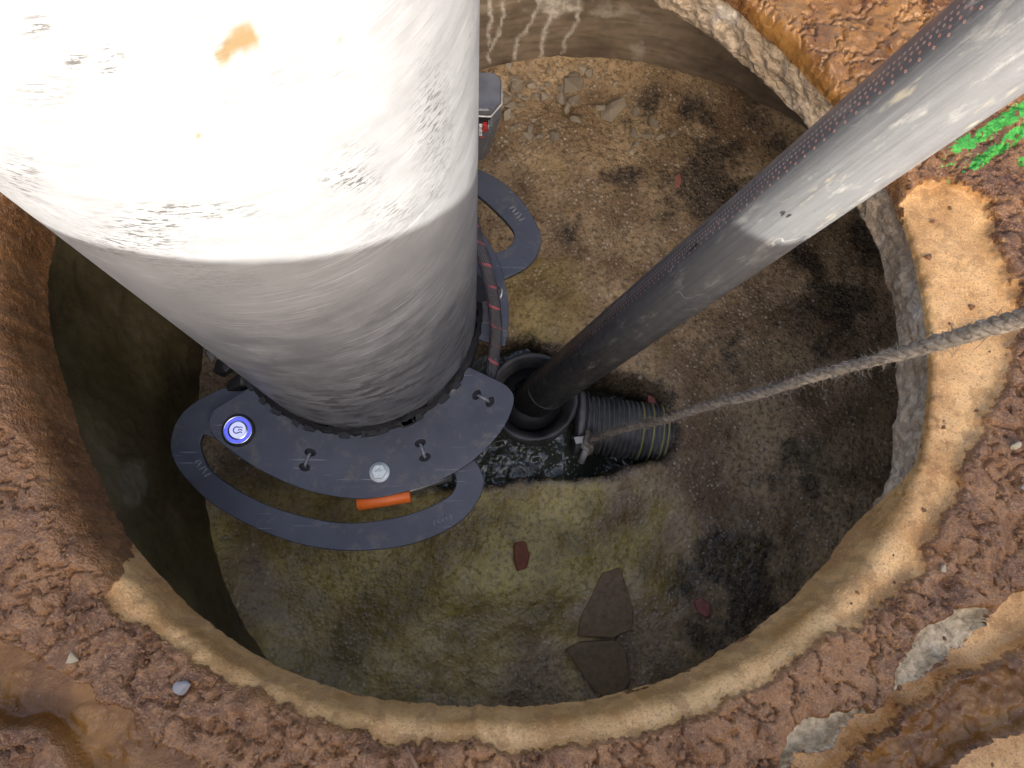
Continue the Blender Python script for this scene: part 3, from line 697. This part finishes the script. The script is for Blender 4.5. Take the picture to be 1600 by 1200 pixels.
for x, y, a in DB:                                                   # ties through the slots
    c = P(x, y, ZU); d = np.array([math.cos(a), math.sin(a), 0])
    tie = tube('cable_tie', [c - d * 0.0105 - [0, 0, .006], c - d * 0.0075 + [0, 0, .001], c + [0, 0, .0022], c + d * 0.0075 + [0, 0, .001], c + d * 0.0105 - [0, 0, .006]], 0.0021, M['worn'], collar, 8)
    o_ = bpy.data.objects.new('slot_backing', hull('slot_backing', [c + np.array([dx, dy, dz_]) for dx in (-.022, .022) for dy in (-.022, .022) for dz_ in (-.0085, -.0065)])); link(o_, M['rubber'], collar)
# second segment of the collar, behind the braided cable
seg = arc(0.1815, -13, 40, 24) + arc(0.222, 40, -13, 24)
plate('upper_plate', seg, ZU - 0.001, 0.006, M['plate'], collar)
seg = arc(0.1815, 62, 178, 40) + arc(0.226, 178, 62, 40)
plate('upper_plate', seg, ZU - 0.001, 0.006, M['plate'], collar)
# lower plate with the front handle
fo = [(382, 600), (350, 606), (311, 624), (281, 650), (267, 685), (270, 715), (290, 747), (330, 786), (390, 821), (460, 848), (530, 860), (600, 858), (660, 845), (715, 818), (745, 785), (756, 755), (749, 730), (735, 712)]
fi = [(328, 682), (315, 684), (314, 702), (330, 735), (370, 765), (420, 790), (480, 808), (540, 817), (600, 812), (650, 800), (693, 781), (709, 766), (713, 750), (706, 735), (690, 733), (600, 752), (500, 745), (400, 715)]
fo_w = catmull(W2(fo, ZL), 7, False)
g0 = fo_w[0] - PC; g1 = fo_w[-1] - PC
ga, gb = math.degrees(math.atan2(g0[1], g0[0])) % 360, math.degrees(math.atan2(g1[1], g1[0])) % 360
front = fo_w + arc(0.180, gb, ga, 40)
plate('front_handle', front, ZL, 0.010, M['plate'], collar, [catmull(W2(fi, ZL), 6)])
# rear handle
ro = [(744, 262), (775, 278), (801, 298), (826, 328), (843, 360), (846, 378), (840, 397), (825, 416), (800, 430), (778, 440), (735, 462)]
ri = [(741, 300), (770, 325), (794, 350), (803, 364), (801, 378), (790, 389), (765, 399), (738, 412)]
ro_w = catmull(W2(ro, ZL), 7, False); ri_w = catmull(W2(ri, ZL), 6, False)
a_end = math.degrees(math.atan2(*(ro_w[-1] - PC)[::-1]))
more_o = arc(0.315, 98, 62, 10); hub = arc(0.184, a_end, 118, 30)
rear = [PC + np.array([-0.12, 0.24])] + more_o + ro_w + hub
plate('rear_handle', rear, ZL, 0.010, M['plate'], collar, [list(ri_w) + arc(0.200, 35, 80, 8) + arc(0.268, 84, 64, 6)])
# stamped marks standing proud on the handles
def stamp(x, y, ang, z, n=5):
    c = P(x, y, z); a = np.array([math.cos(ang), math.sin(ang), 0]); b = np.array([-a[1], a[0], 0]); cos, fs = [], []
    for k in range(n):
        m = c + a * (k - (n - 1) / 2) * 0.0062; sl_ = 0.35 * (-1) ** k
        p0 = m - b * 0.005 - a * 0.002 * sl_; p1 = m + b * 0.005 + a * 0.004 * sl_
        co, q_, _ = tube_np([p0, (p0 + p1) / 2, p1], [0.0011, 0.0014, 0.0011], 6)
        fs += (q_ + sum(len(x_) for x_ in cos)).tolist(); cos.append(co)
    link(mesh_poly('stamped_mark', np.concatenate(cos), fs), M['worn'], collar)
stamp(316, 731, math.radians(-48), ZL); stamp(691, 812, math.radians(20), ZL); stamp(808, 333, math.radians(-52), ZL)
# gasket, foot
lathe('gasket', [(0.1745, 0.180), (0.181, 0.181), (0.1830, 0.214), (0.1815, 0.2175), (0.1785, 0.2185), (0.1765, 0.226), (0.1748, 0.228)], (*PC, 0), M['rubber'], collar, 180, jitter=0.0012)
lathe('foot', [(0.178, 0.183), (0.176, 0.10), (0.170, -0.01), (0.05, -0.012)], (*PC, 0), M['rubber'], collar, 96)
for k in range(16):                                                  # torn rubber tabs of the gasket
    d = math.radians(random.uniform(195, 350)); c = PC + 0.183 * np.array([math.cos(d), math.sin(d)]); s_ = random.uniform(.004, .010)
    t_ = np.array([-math.sin(d), math.cos(d)])
    pts = [np.r_[c + t_ * s_ * a_ * random.uniform(.8, 1.3) + np.array([math.cos(d), math.sin(d)]) * b_ * .005 * random.uniform(.5, 1.1), ZU + zz_] for a_ in (-1, 1) for b_ in (-1, 1) for zz_ in (-.003, .004)]
    link(bpy.data.objects.new('rubber_tab', hull('rubber_tab', pts)), M['rubber'], collar)
for x, y, s_ in ((372, 600, .018), (352, 578, .014), (330, 555, .010)):
    c = P(x, y, 0.20); pts = c + RNG.normal(size=(16, 3)) * s_ * 0.6; link(bpy.data.objects.new('rubber_tab', hull('rubber_tab', pts, 0.001)), M['rubber'], collar)
# bolt
c = P(593, 738, ZU)
wsh = lathe('washer', [(0.0005, 0.0002), (0.0138, 0.0002), (0.0142, 0.001), (0.0138, 0.0022), (0.0005, 0.0024)], c, M['zinc'], collar, 40)
bh = lathe('bolt_head', [(0.0108, 0.002), (0.0108, 0.0085), (0.0098, 0.0095), (0.0072, 0.0095), (0.0068, 0.0088), (0.0002, 0.0088)], c, M['zinc'], collar, 6); 
for p_ in bh.data.polygons: p_.use_smooth = False
for k in range(3):
    a = k * 1.3 + 0.4; m = c + np.array([math.cos(a) * 0.003, math.sin(a) * 0.003, 0.0088])
    tube('bolt_mark', [m - [.0022, .001, 0], m + [.001, .0016, .0002], m + [.002, -.0012, 0]], 0.0005, M['steel'], collar, 5)
# lit push button
c = P(373, 673, ZU)
bt = lathe('push_button', [(0.0226, 0.0), (0.0226, 0.0035), (0.0205, 0.0045), (0.0200, 0.002)], c, M['black'], collar, 48)
lathe('bezel', [(0.0202, 0.0015), (0.0200, 0.0058), (0.0182, 0.0062), (0.0178, 0.004)], c, M['chrome'], bt, 48)
lathe('light_ring', [(0.0178, 0.0045), (0.0140, 0.0048)], c, M['blue'], bt, 48)
lathe('lens', [(0.0140, 0.0046), (0.0135, 0.0056), (0.0112, 0.0057)], c, M['chrome'], bt, 48)
lathe('lens', [(0.0112, 0.0052), (0.0001, 0.0054)], c, M['white_led'], bt, 48)
sym = [(0.0045 * math.cos(t), 0.0045 * math.sin(t)) for t in np.linspace(0.9, 5.4, 14)]
tube('symbol', [c + [-0.001 + x, y, .0058] for x, y in sym], 0.0008, M['navy'], bt, 6)
for y0 in (-.0035, 0, .0035): tube('symbol', [c + [0.001, y0, .0058], c + [0.0045, y0 + .001, .006], c + [.0065, y0 - .0006, .0058]], 0.0007, M['navy'], bt, 6)
# latch pin with its orange sleeve
z = ZL - 0.012
a_, b_ = P(552, 793, z), P(705, 745, z)
tube('latch_pin', [a_ + (b_ - a_) * t for t in (0.08, 0.5, 1.0)], 0.0052, M['steel'], collar, 14)
a_, b_ = P(558, 787, ZL + 0.004), P(641, 774, ZL + 0.004)
dv = (b_ - a_) / np.linalg.norm(b_ - a_)
tube('orange_sleeve', [a_, a_ + dv * .0008, a_ + (b_ - a_) * .5, b_ - dv * .0008, b_], [0.0086, 0.0098, 0.0100, 0.0098, 0.0086], M['orange'], collar, 20)
# bracket behind the cable
pts = [P(x, y, zq) for x, y in ((738, 425), (752, 432), (760, 470), (740, 474)) for zq in (0.205, 0.235)]
link(bpy.data.objects.new('bracket', hull('bracket', pts, 0.001)), M['rubber'], collar)

# ------------------------------------------------------------------ battery pack on the far side of the pipe
ZB = 0.335
b_loc = P(765, 250, 0.2)
batt = thing('battery_pack', (0.0, 0.60, 0.19), 'grey cordless-tool battery pack with red and white print, half hidden behind the wide pipe', 'battery')
yF = P(765, 172, ZB)[1]; xR = P(783, 140, ZB)[0]; yB = P(770, 112, ZB)[1]
body = [(xR - 0.095, yF, ZB), (xR - 0.013, yF, ZB), (xR, yF + 0.018, ZB), (xR, yB - 0.008, ZB), (xR - 0.012, yB, ZB), (xR - 0.095, yB, ZB)]
low_ = [(x - (0.012 if x > xR - .05 else 0), y + 0.012 * (y < yF + .02), ZL - 0.02) for x, y, z in body]
mid = [(x + 0.002, y - 0.003, ZB - 0.035) for x, y, z in body]
link(bpy.data.objects.new('case', hull('case', body + low_ + mid, 0.002)), M['battery'], batt)
fd = np.array([0, -1.0, 0])
def on_front(u_, w_, off=0.0035):                                      # u_ along x from the right edge, w_ down from the top
    return np.array([xR - u_, yF - off + 0.003 * min(w_ / 0.035, 1) * -1 + max(0, w_ - .035) * 0.25, ZB - w_])
def label_panel(name, u0, u1, w0, w1, off, mat):
    pts = [on_front(uu, ww, o__) for uu in (u0, u1) for ww in (w0, w1) for o__ in (off, off - 0.002)]
    link(bpy.data.objects.new(name, hull(name, pts)), mat, batt)
label_panel('label', 0.0145, 0.085, 0.014, 0.110, 0.0042, M['black'])
label_panel('label_border', 0.0160, 0.0168, 0.018, 0.090, 0.0048, M['white'])
for k in range(4): label_panel('red_print', 0.0195, 0.0245, 0.022 + k * .007, 0.027 + k * .007, 0.0049, M['red'])
for k in range(5): label_panel('white_print', 0.0255 + .001 * (k % 2), 0.0300, 0.026 + k * .0085, 0.031 + k * .0085, 0.0050, M['white'])
label_panel('red_print', 0.021, 0.029, 0.070, 0.079, 0.0049, M['red']); label_panel('white_print', 0.021, 0.030, 0.084, 0.098, 0.0046, M['white']); label_panel('red_print', 0.0225, 0.0285, 0.086, 0.096, 0.0050, M['red'])
seamp = [(xR - 0.09, yF - 0.0035, ZB - .01), (xR - 0.014, yF - 0.0035, ZB - .01), (xR + .0012, yF + 0.016, ZB - .01), (xR + .0012, yB - 0.008, ZB - .01)]
tube('seam', seamp, 0.0013, M['pale_metal'], batt, 6)

# ------------------------------------------------------------------ braided cable and its steel ring
cp = [np.array([-0.06, 0.545, 0.22]), np.array([-0.022, 0.515, 0.27]), P(744, 372, 0.30), P(759, 415, 0.295), P(771, 470, 0.270), P(775, 520, 0.236), P(771, 556, 0.208), P(766, 588, 0.193), P(752, 640, 0.182)]
tube('braided_cable', catmull(cp, 14, False), 0.0092, M['cable'], None, 24, label='black braided cable sleeve with red flecks beside the wide grey pipe', cat='cable')
c = P(779, 459, 0.262)
tube('steel_ring', [c + 0.0085 * np.array([math.cos(t) * .5, math.sin(t), math.cos(t) * .8]) for t in np.linspace(0, 2 * math.pi, 24)], 0.0016, M['steel'], None, 8, label='small steel ring hooked on the braided cable', cat='ring')

# ------------------------------------------------------------------ black tube leaning into the elbow
TB, TT = P(820, 635, -0.08), P(1540, 77, CAMZ - 0.377)
TR = 0.0352
dirn = (TT - TB) / np.linalg.norm(TT - TB)
cdir = np.array([0, 0, CAMZ]) - (TB + dirn * 0.7); cdir /= np.linalg.norm(cdir)
co, q, uv = tube_np([TB + dirn * t for t in np.linspace(0.0, 1.55, 240)], TR, 96, True, cdir)
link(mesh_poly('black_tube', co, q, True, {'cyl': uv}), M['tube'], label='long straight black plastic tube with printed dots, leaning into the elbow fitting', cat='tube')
tj = tube_np([TB + dirn * t for t in (0.135, 0.137, 0.139)], [TR, TR + .0009, TR], 48, False, cdir)
jo = link(mesh_poly('joint_line', tj[0], tj[1]), M['hose'], bpy.data.objects['black_tube'])

# elbow fitting
EC = P(833, 620, 0.0)
elbow = thing('elbow_fitting', (EC[0], EC[1], -0.12), 'black plastic elbow fitting with a wide open mouth taking the black tube', 'pipe fitting')
prof = [(0.050, -0.13), (0.050, -0.052), (0.053, -0.046), (0.056, -0.030), (0.062, -0.012), (0.069, 0.002), (0.074, 0.006), (0.078, 0.004), (0.0795, -0.002), (0.079, -0.020), (0.076, -0.026), (0.075, -0.045), (0.078, -0.049), (0.0785, -0.060), (0.075, -0.064), (0.073, -0.13)]
lathe('socket', prof, (EC[0], EC[1], 0), M['worn_pvc'], elbow, 96)
HA, HB = P(842, 655, -0.055), P(1075, 682, -0.055)
ax = HB - HA; Lh = np.linalg.norm(ax); ax /= Lh
lathe('seal', [(0.0340, -0.012), (0.040, -0.016), (0.0560, -0.024), (0.0560, -0.050), (0.034, -0.056)], (EC[0] - 0.002, EC[1] + 0.003, 0), M['rubber'], elbow, 64)
lathe('spigot', [(0.046, 0.060), (0.054, 0.062), (0.0575, 0.064), (0.0580, 0.078), (0.056, 0.080), (0.048, 0.082)], HA, M['pvc'], elbow, 64, axis=ax)
# ribbed hose
hp = []
t = 0.070
while t < Lh:
    hp += [(0.0445, t), (0.0465, t + 0.0018), (0.0522, t + 0.0030), (0.0530, t + 0.0044), (0.0522, t + 0.0058), (0.0465, t + 0.0070)]; t += 0.0088
hose = lathe('ribbed_hose', hp, HA, M['hose'], None, 72, axis=ax, label='grey ribbed hose lying in the channel between the elbow and the hole', cat='hose')
for k in (1, 2, 4, 6):
    tt = 0.070 + 0.0088 * (int((Lh - 0.070) / 0.0088) - 4 - k) + 0.0044
    lathe('yellow_rib', [(0.0531, -0.0014), (0.0538, 0), (0.0531, 0.0014)], HA + ax * tt, M['yellow'], hose, 72, axis=ax)
# clamp bolt
clamp = thing('hose_clamp', tuple(P(912, 690, -0.02)), 'pale steel clamp band and bolt holding the rope to the ribbed hose', 'clamp')
lathe('band', [(0.0580, 0.0), (0.0592, 0.001), (0.0592, 0.009), (0.0580, 0.010)], HA + ax * 0.066, M['hose'], clamp, 72, axis=ax)
b0, b1 = P(920, 692, 0.006), P(908, 722, -0.022)
tube('bolt', [b0, b0 + (b1 - b0) * .5, b1], 0.0062, M['pale_metal'], clamp, 14)
dv = (b1 - b0) / np.linalg.norm(b1 - b0)
nut = lathe('nut', [(0.0005, 0), (0.0115, 0), (0.0120, 0.0015), (0.0120, 0.0075), (0.0115, 0.009), (0.0005, 0.009)], b0 + dv * .002, M['pale_metal'], clamp, 6, axis=dv)
lug = [P(x, y, zq) for x, y in ((896, 683), (922, 680), (928, 690), (900, 694)) for zq in (0.004, 0.010)]
link(bpy.data.objects.new('lug', hull('lug', lug, 0.001)), M['pale_metal'], clamp)

# ------------------------------------------------------------------ rope
RA, RB = P(918, 687, 0.008), P(1600, 497, CAMZ - 0.55)
rd = RB - RA; rl = np.linalg.norm(rd); rd /= rl; ra, rb = frame(rd)
rope = thing('hemp_rope', tuple(RA), 'frayed grey hemp rope running up from the hose clamp over the right rim', 'rope')
ts = np.linspace(0, rl * 1.75, 520)
sag = -0.006 * np.sin(np.clip(ts / rl, 0, 1) * math.pi)
axis_pts = RA + np.outer(ts, rd) + np.outer(sag, [0, 0, 1])
axis_pts += np.outer(0.0012 * np.sin(ts * 23), ra) + np.outer(0.001 * np.sin(ts * 31 + 1), rb)
thick = np.interp(ts / rl, [0, 0.5, 0.82, 0.9, 1.8], [0.0031, 0.0032, 0.0032, 0.0042, 0.0047])
for k in range(3):
    ph = ts * 190 + k * 2.094 + 0.9 * np.sin(ts * 17)
    pth = axis_pts + (np.outer(np.cos(ph), ra) + np.outer(np.sin(ph), rb)) * (thick * (0.85 + 0.15 * np.sin(ts * 61 + k)))[:, None]
    tube('strand', pth, thick * 1.12, M['rope'], rope, 8)
fc, ff, nb_ = [], [], 0
for k in range(2400):
    i = int(RNG.uniform(4, 400)); p0 = axis_pts[i]; a = RNG.uniform(0, 6.283)
    o = math.cos(a) * ra + math.sin(a) * rb; L = RNG.exponential(0.0042) + 0.0025
    if k < 5: L = 0.022
    p = [p0 + o * thick[i] * 1.6]; dcur = o * 0.6 + rd * RNG.normal() * 0.9 + RNG.normal(size=3) * 0.4
    for s_ in range(4):
        dcur = dcur / np.linalg.norm(dcur) + RNG.normal(size=3) * 0.35; p.append(p[-1] + dcur / np.linalg.norm(dcur) * L / 4)
    c_, q_, _ = tube_np(p, [0.0004, 0.00035, 0.0003, 0.00025, 0.0002], 4, False); ff += (q_ + nb_).tolist(); fc.append(c_); nb_ += len(c_)
link(mesh_poly('frayed_fibres', np.concatenate(fc), ff), M['rope'], rope, kind='stuff')
kn = tube('loop', catmull([RA + ax * .004 + np.array([0, .02, -.02]), RA + [0, .008, .004], RA + [-.004, -.006, .010], RA + [.006, -.014, 0], RA + [.004, -.02, -.02]], 8, False), 0.0052, M['rope'], rope, 10)

# ------------------------------------------------------------------ loose things on the chamber floor
ROCKS = [rock_mesh(100 + k) for k in range(9)]
def stone(name, px, py, size, mat, label, cat, group=None, z=None, sink=0.35, k=None):
    x, y, _ = P(px, py, 0.0 if z is None else z)
    zz_ = floor_z(x, y) if z is None else z
    me = ROCKS[k if k is not None else random.randrange(9)]
    key = me.name + mat.name
    m2 = bpy.data.meshes.get(key)
    if m2 is None: m2 = me.copy(); m2.name = key; m2.materials.append(mat)
    o = bpy.data.objects.new(name, m2); d = (CAMZ - zz_) * 1.04; s_ = size * d / F / 2
    s_ *= 1.2; o.location = (x, y, zz_ + s_ * (0.62 - sink)); o.scale = (s_, s_ * random.uniform(.85, 1.1), s_)
    o.rotation_euler = (random.uniform(-.3, .3), random.uniform(-.3, .3), random.uniform(0, 6.28))
    return link(o, None, None, label, cat, group)
big = [(895, 137, 42, 'largest pale rubble stone at the foot of the far wall'), (958, 172, 52, 'broad brown-grey rubble stone beside the black stain'), (808, 137, 30, 'flat triangular rubble stone nearest the battery pack'), (886, 170, 32, 'round rubble stone just below the largest pale one')]
for x, y, s_, lb in big: stone('rubble_stone', x, y, s_, M['rubble'], lb, 'stone', 'rubble by the far wall')
for x, y, s_, w_ in ((1020, 194, 24, 'topmost'), (1011, 213, 20, 'second from left'), (1031, 215, 22, 'second from right'), (1051, 212, 20, 'rightmost'), (994, 212, 14, 'leftmost and smallest')):
    stone('pale_stone', x, y, s_, M['rubble'], w_ + ' pale stone in the small heap under the black stain', 'stone', 'pale stones under the stain', sink=0.2)
for k in range(58):
    x = random.uniform(785, 1000); y = 112 + random.random() ** 1.4 * 110 + max(0, x - 900) * 0.10
    stone('small_rubble', x, y, random.uniform(8, 26), M['rubble'], 'small rubble stone strewn below the far wall', 'stone', 'small rubble by the far wall')
stone('floor_pebble', 988, 128 + 110, 12, M['cream'], 'pale pebble alone below the small heap of stones', 'pebble')
stone('floor_pebble', 336, 587, 11, M['cream'], 'pale pebble left of the collar by the dark wall', 'pebble')
def shard(name, outline, z0, h, mat, label, cat):
    pts = []
    for x, y in outline:
        p = P(x, y, z0 + h); pts += [(p[0], p[1], z0 + h + random.uniform(-.001, .001)), (p[0] * 1.0 + random.uniform(-.001, .001), p[1], z0 - 0.01)]
    return link(bpy.data.objects.new(name, hull(name, pts, 0.0012)), mat, None, label, cat)
shard('brick_shard', [(804, 848), (820, 845), (828, 868), (823, 888), (808, 892), (803, 872)], 0.0, 0.012, M['brick'], 'orange-brown brick shard on the wet yellow floor', 'brick shard')
shard('brick_shard', [(1085, 940), (1095, 934), (1109, 944), (1112, 958), (1104, 966), (1091, 956)], 0.002, 0.010, M['pink'], 'pink brick shard in the black stain', 'brick shard')
shard('brick_shard', [(1056, 274), (1062, 270), (1066, 282), (1062, 292), (1056, 288)], 0.0, 0.008, M['pink'], 'tiny red brick shard near the black tube', 'brick shard')
shard('broken_slab', [(969, 886), (990, 950), (988, 984), (957, 997), (903, 994), (906, 968), (941, 896)], 0.0, 0.006, M['slab'], 'flat brown broken slab, upper of the two', 'slab')
shard('broken_slab', [(884, 1015), (909, 1003), (957, 1001), (976, 1012), (985, 1062), (972, 1088), (945, 1090), (925, 1076)], 0.0, 0.011, M['slab'], 'flat brown broken slab, lower of the two, nearest the rim', 'slab')
shard('red_scrap', [(1012, 612), (1030, 610), (1036, 626), (1030, 640), (1014, 638)], -0.11, 0.06, M['pink'], 'dull red scrap in the dark hole above the ribbed hose', 'scrap')

def scatter(name, n, place, size, mat, seed, label=None):
    r = np.random.default_rng(seed); cs, fs, b = [], [], 0
    base = []
    for m_ in ROCKS[:5]:
        me = m_; me.calc_loop_triangles()
        base.append((np.array([v_.co for v_ in me.vertices]), np.array([t_.vertices for t_ in me.loop_triangles])))
    for _ in range(n):
        p, zz_ = place(r)
        if p is None: continue
        vv, tt = base[r.integers(5)]; s_ = r.uniform(*size) * (0.6 + r.exponential(0.4)); a = r.uniform(0, 6.28)
        Rz = np.array([[math.cos(a), -math.sin(a), 0], [math.sin(a), math.cos(a), 0], [0, 0, 1]])
        cs.append(vv @ Rz.T * s_ + np.array([p[0], p[1], zz_ + s_ * 0.2])); fs.append(tt + b); b += len(vv)
    o = mesh_np(name, np.concatenate(cs), np.concatenate(fs), shade=False)
    return link(o, mat, kind='stuff', label=label)
def on_floor(r):
    a = r.uniform(0, 6.283); rr = FR * math.sqrt(r.random()) * 0.97; x, y = FC[0] + rr * math.cos(a), FC[1] + rr * math.sin(a)
    z = floor_z(x, y); return (None, 0) if z < -0.03 else ((x, y), z)
scatter('floor_grit', 1300, on_floor, (0.0008, 0.0028), M['rubble'], 5, 'fine grit strewn over the chamber floor')
gridG = G.reshape(len(rows), NTH, 3); mudG = mud.reshape(len(rows), NTH)
def on_mud(r):
    i = int(r.uniform(24, 29 + 145)); j = int(r.uniform(0, NTH)); p = gridG[i, j]
    if mudG[i, j] < 0.5 and r.random() < 0.85: return None, 0
    return p[:2], p[2]
scatter('mud_crumbs', 3800, on_mud, (0.0010, 0.0044), M['crumb'], 6, 'small crumbs of mud lying on the rim')

# pebbles on the rim
def ground_at(px, py):
    p = P(px, py, 0.52); d2 = (gridG[16:180, :, 0] - p[0]) ** 2 + (gridG[16:180, :, 1] - p[1]) ** 2
    i, j = np.unravel_index(np.argmin(d2), d2.shape); return gridG[16 + i, j]
for x, y, s_, mt, lb in ((115, 1025, 20, 'cream', 'cream pebble on the wet mud at lower left'), (286, 1073, 26, 'grey', 'pale grey stone stuck in the mud at lower left'), (1583, 696, 22, 'cream', 'pale squarish stone on the mud by the right edge'),
                         (1598, 762, 16, 'grey', 'grey stone at the very right edge of the mud'), (1472, 888, 16, 'cream', 'small pale stone in the mud at lower right'), (1120, 1105, 18, 'cream', 'tan clay lump on the mud below the rim'), (1235, 1030, 20, 'cream', 'tan clay lump at the edge of the pale clay, lower right')):
    g_ = ground_at(x, y); stone('rim_pebble', x, y, s_, M[mt], lb, 'pebble', z=float(g_[2]), sink=0.25)
g_ = ground_at(645, 1185); g2 = ground_at(655, 1205)
tube('twig', [g_ + [-.006, .010, .003], (g_ + g2) / 2 + [0, 0, .005], g2 + [.004, -.012, .003]], [0.0016, 0.002, 0.0014], M['twig'], None, 8, label='thin reddish twig in the mud at the bottom edge', cat='twig')
print('done')
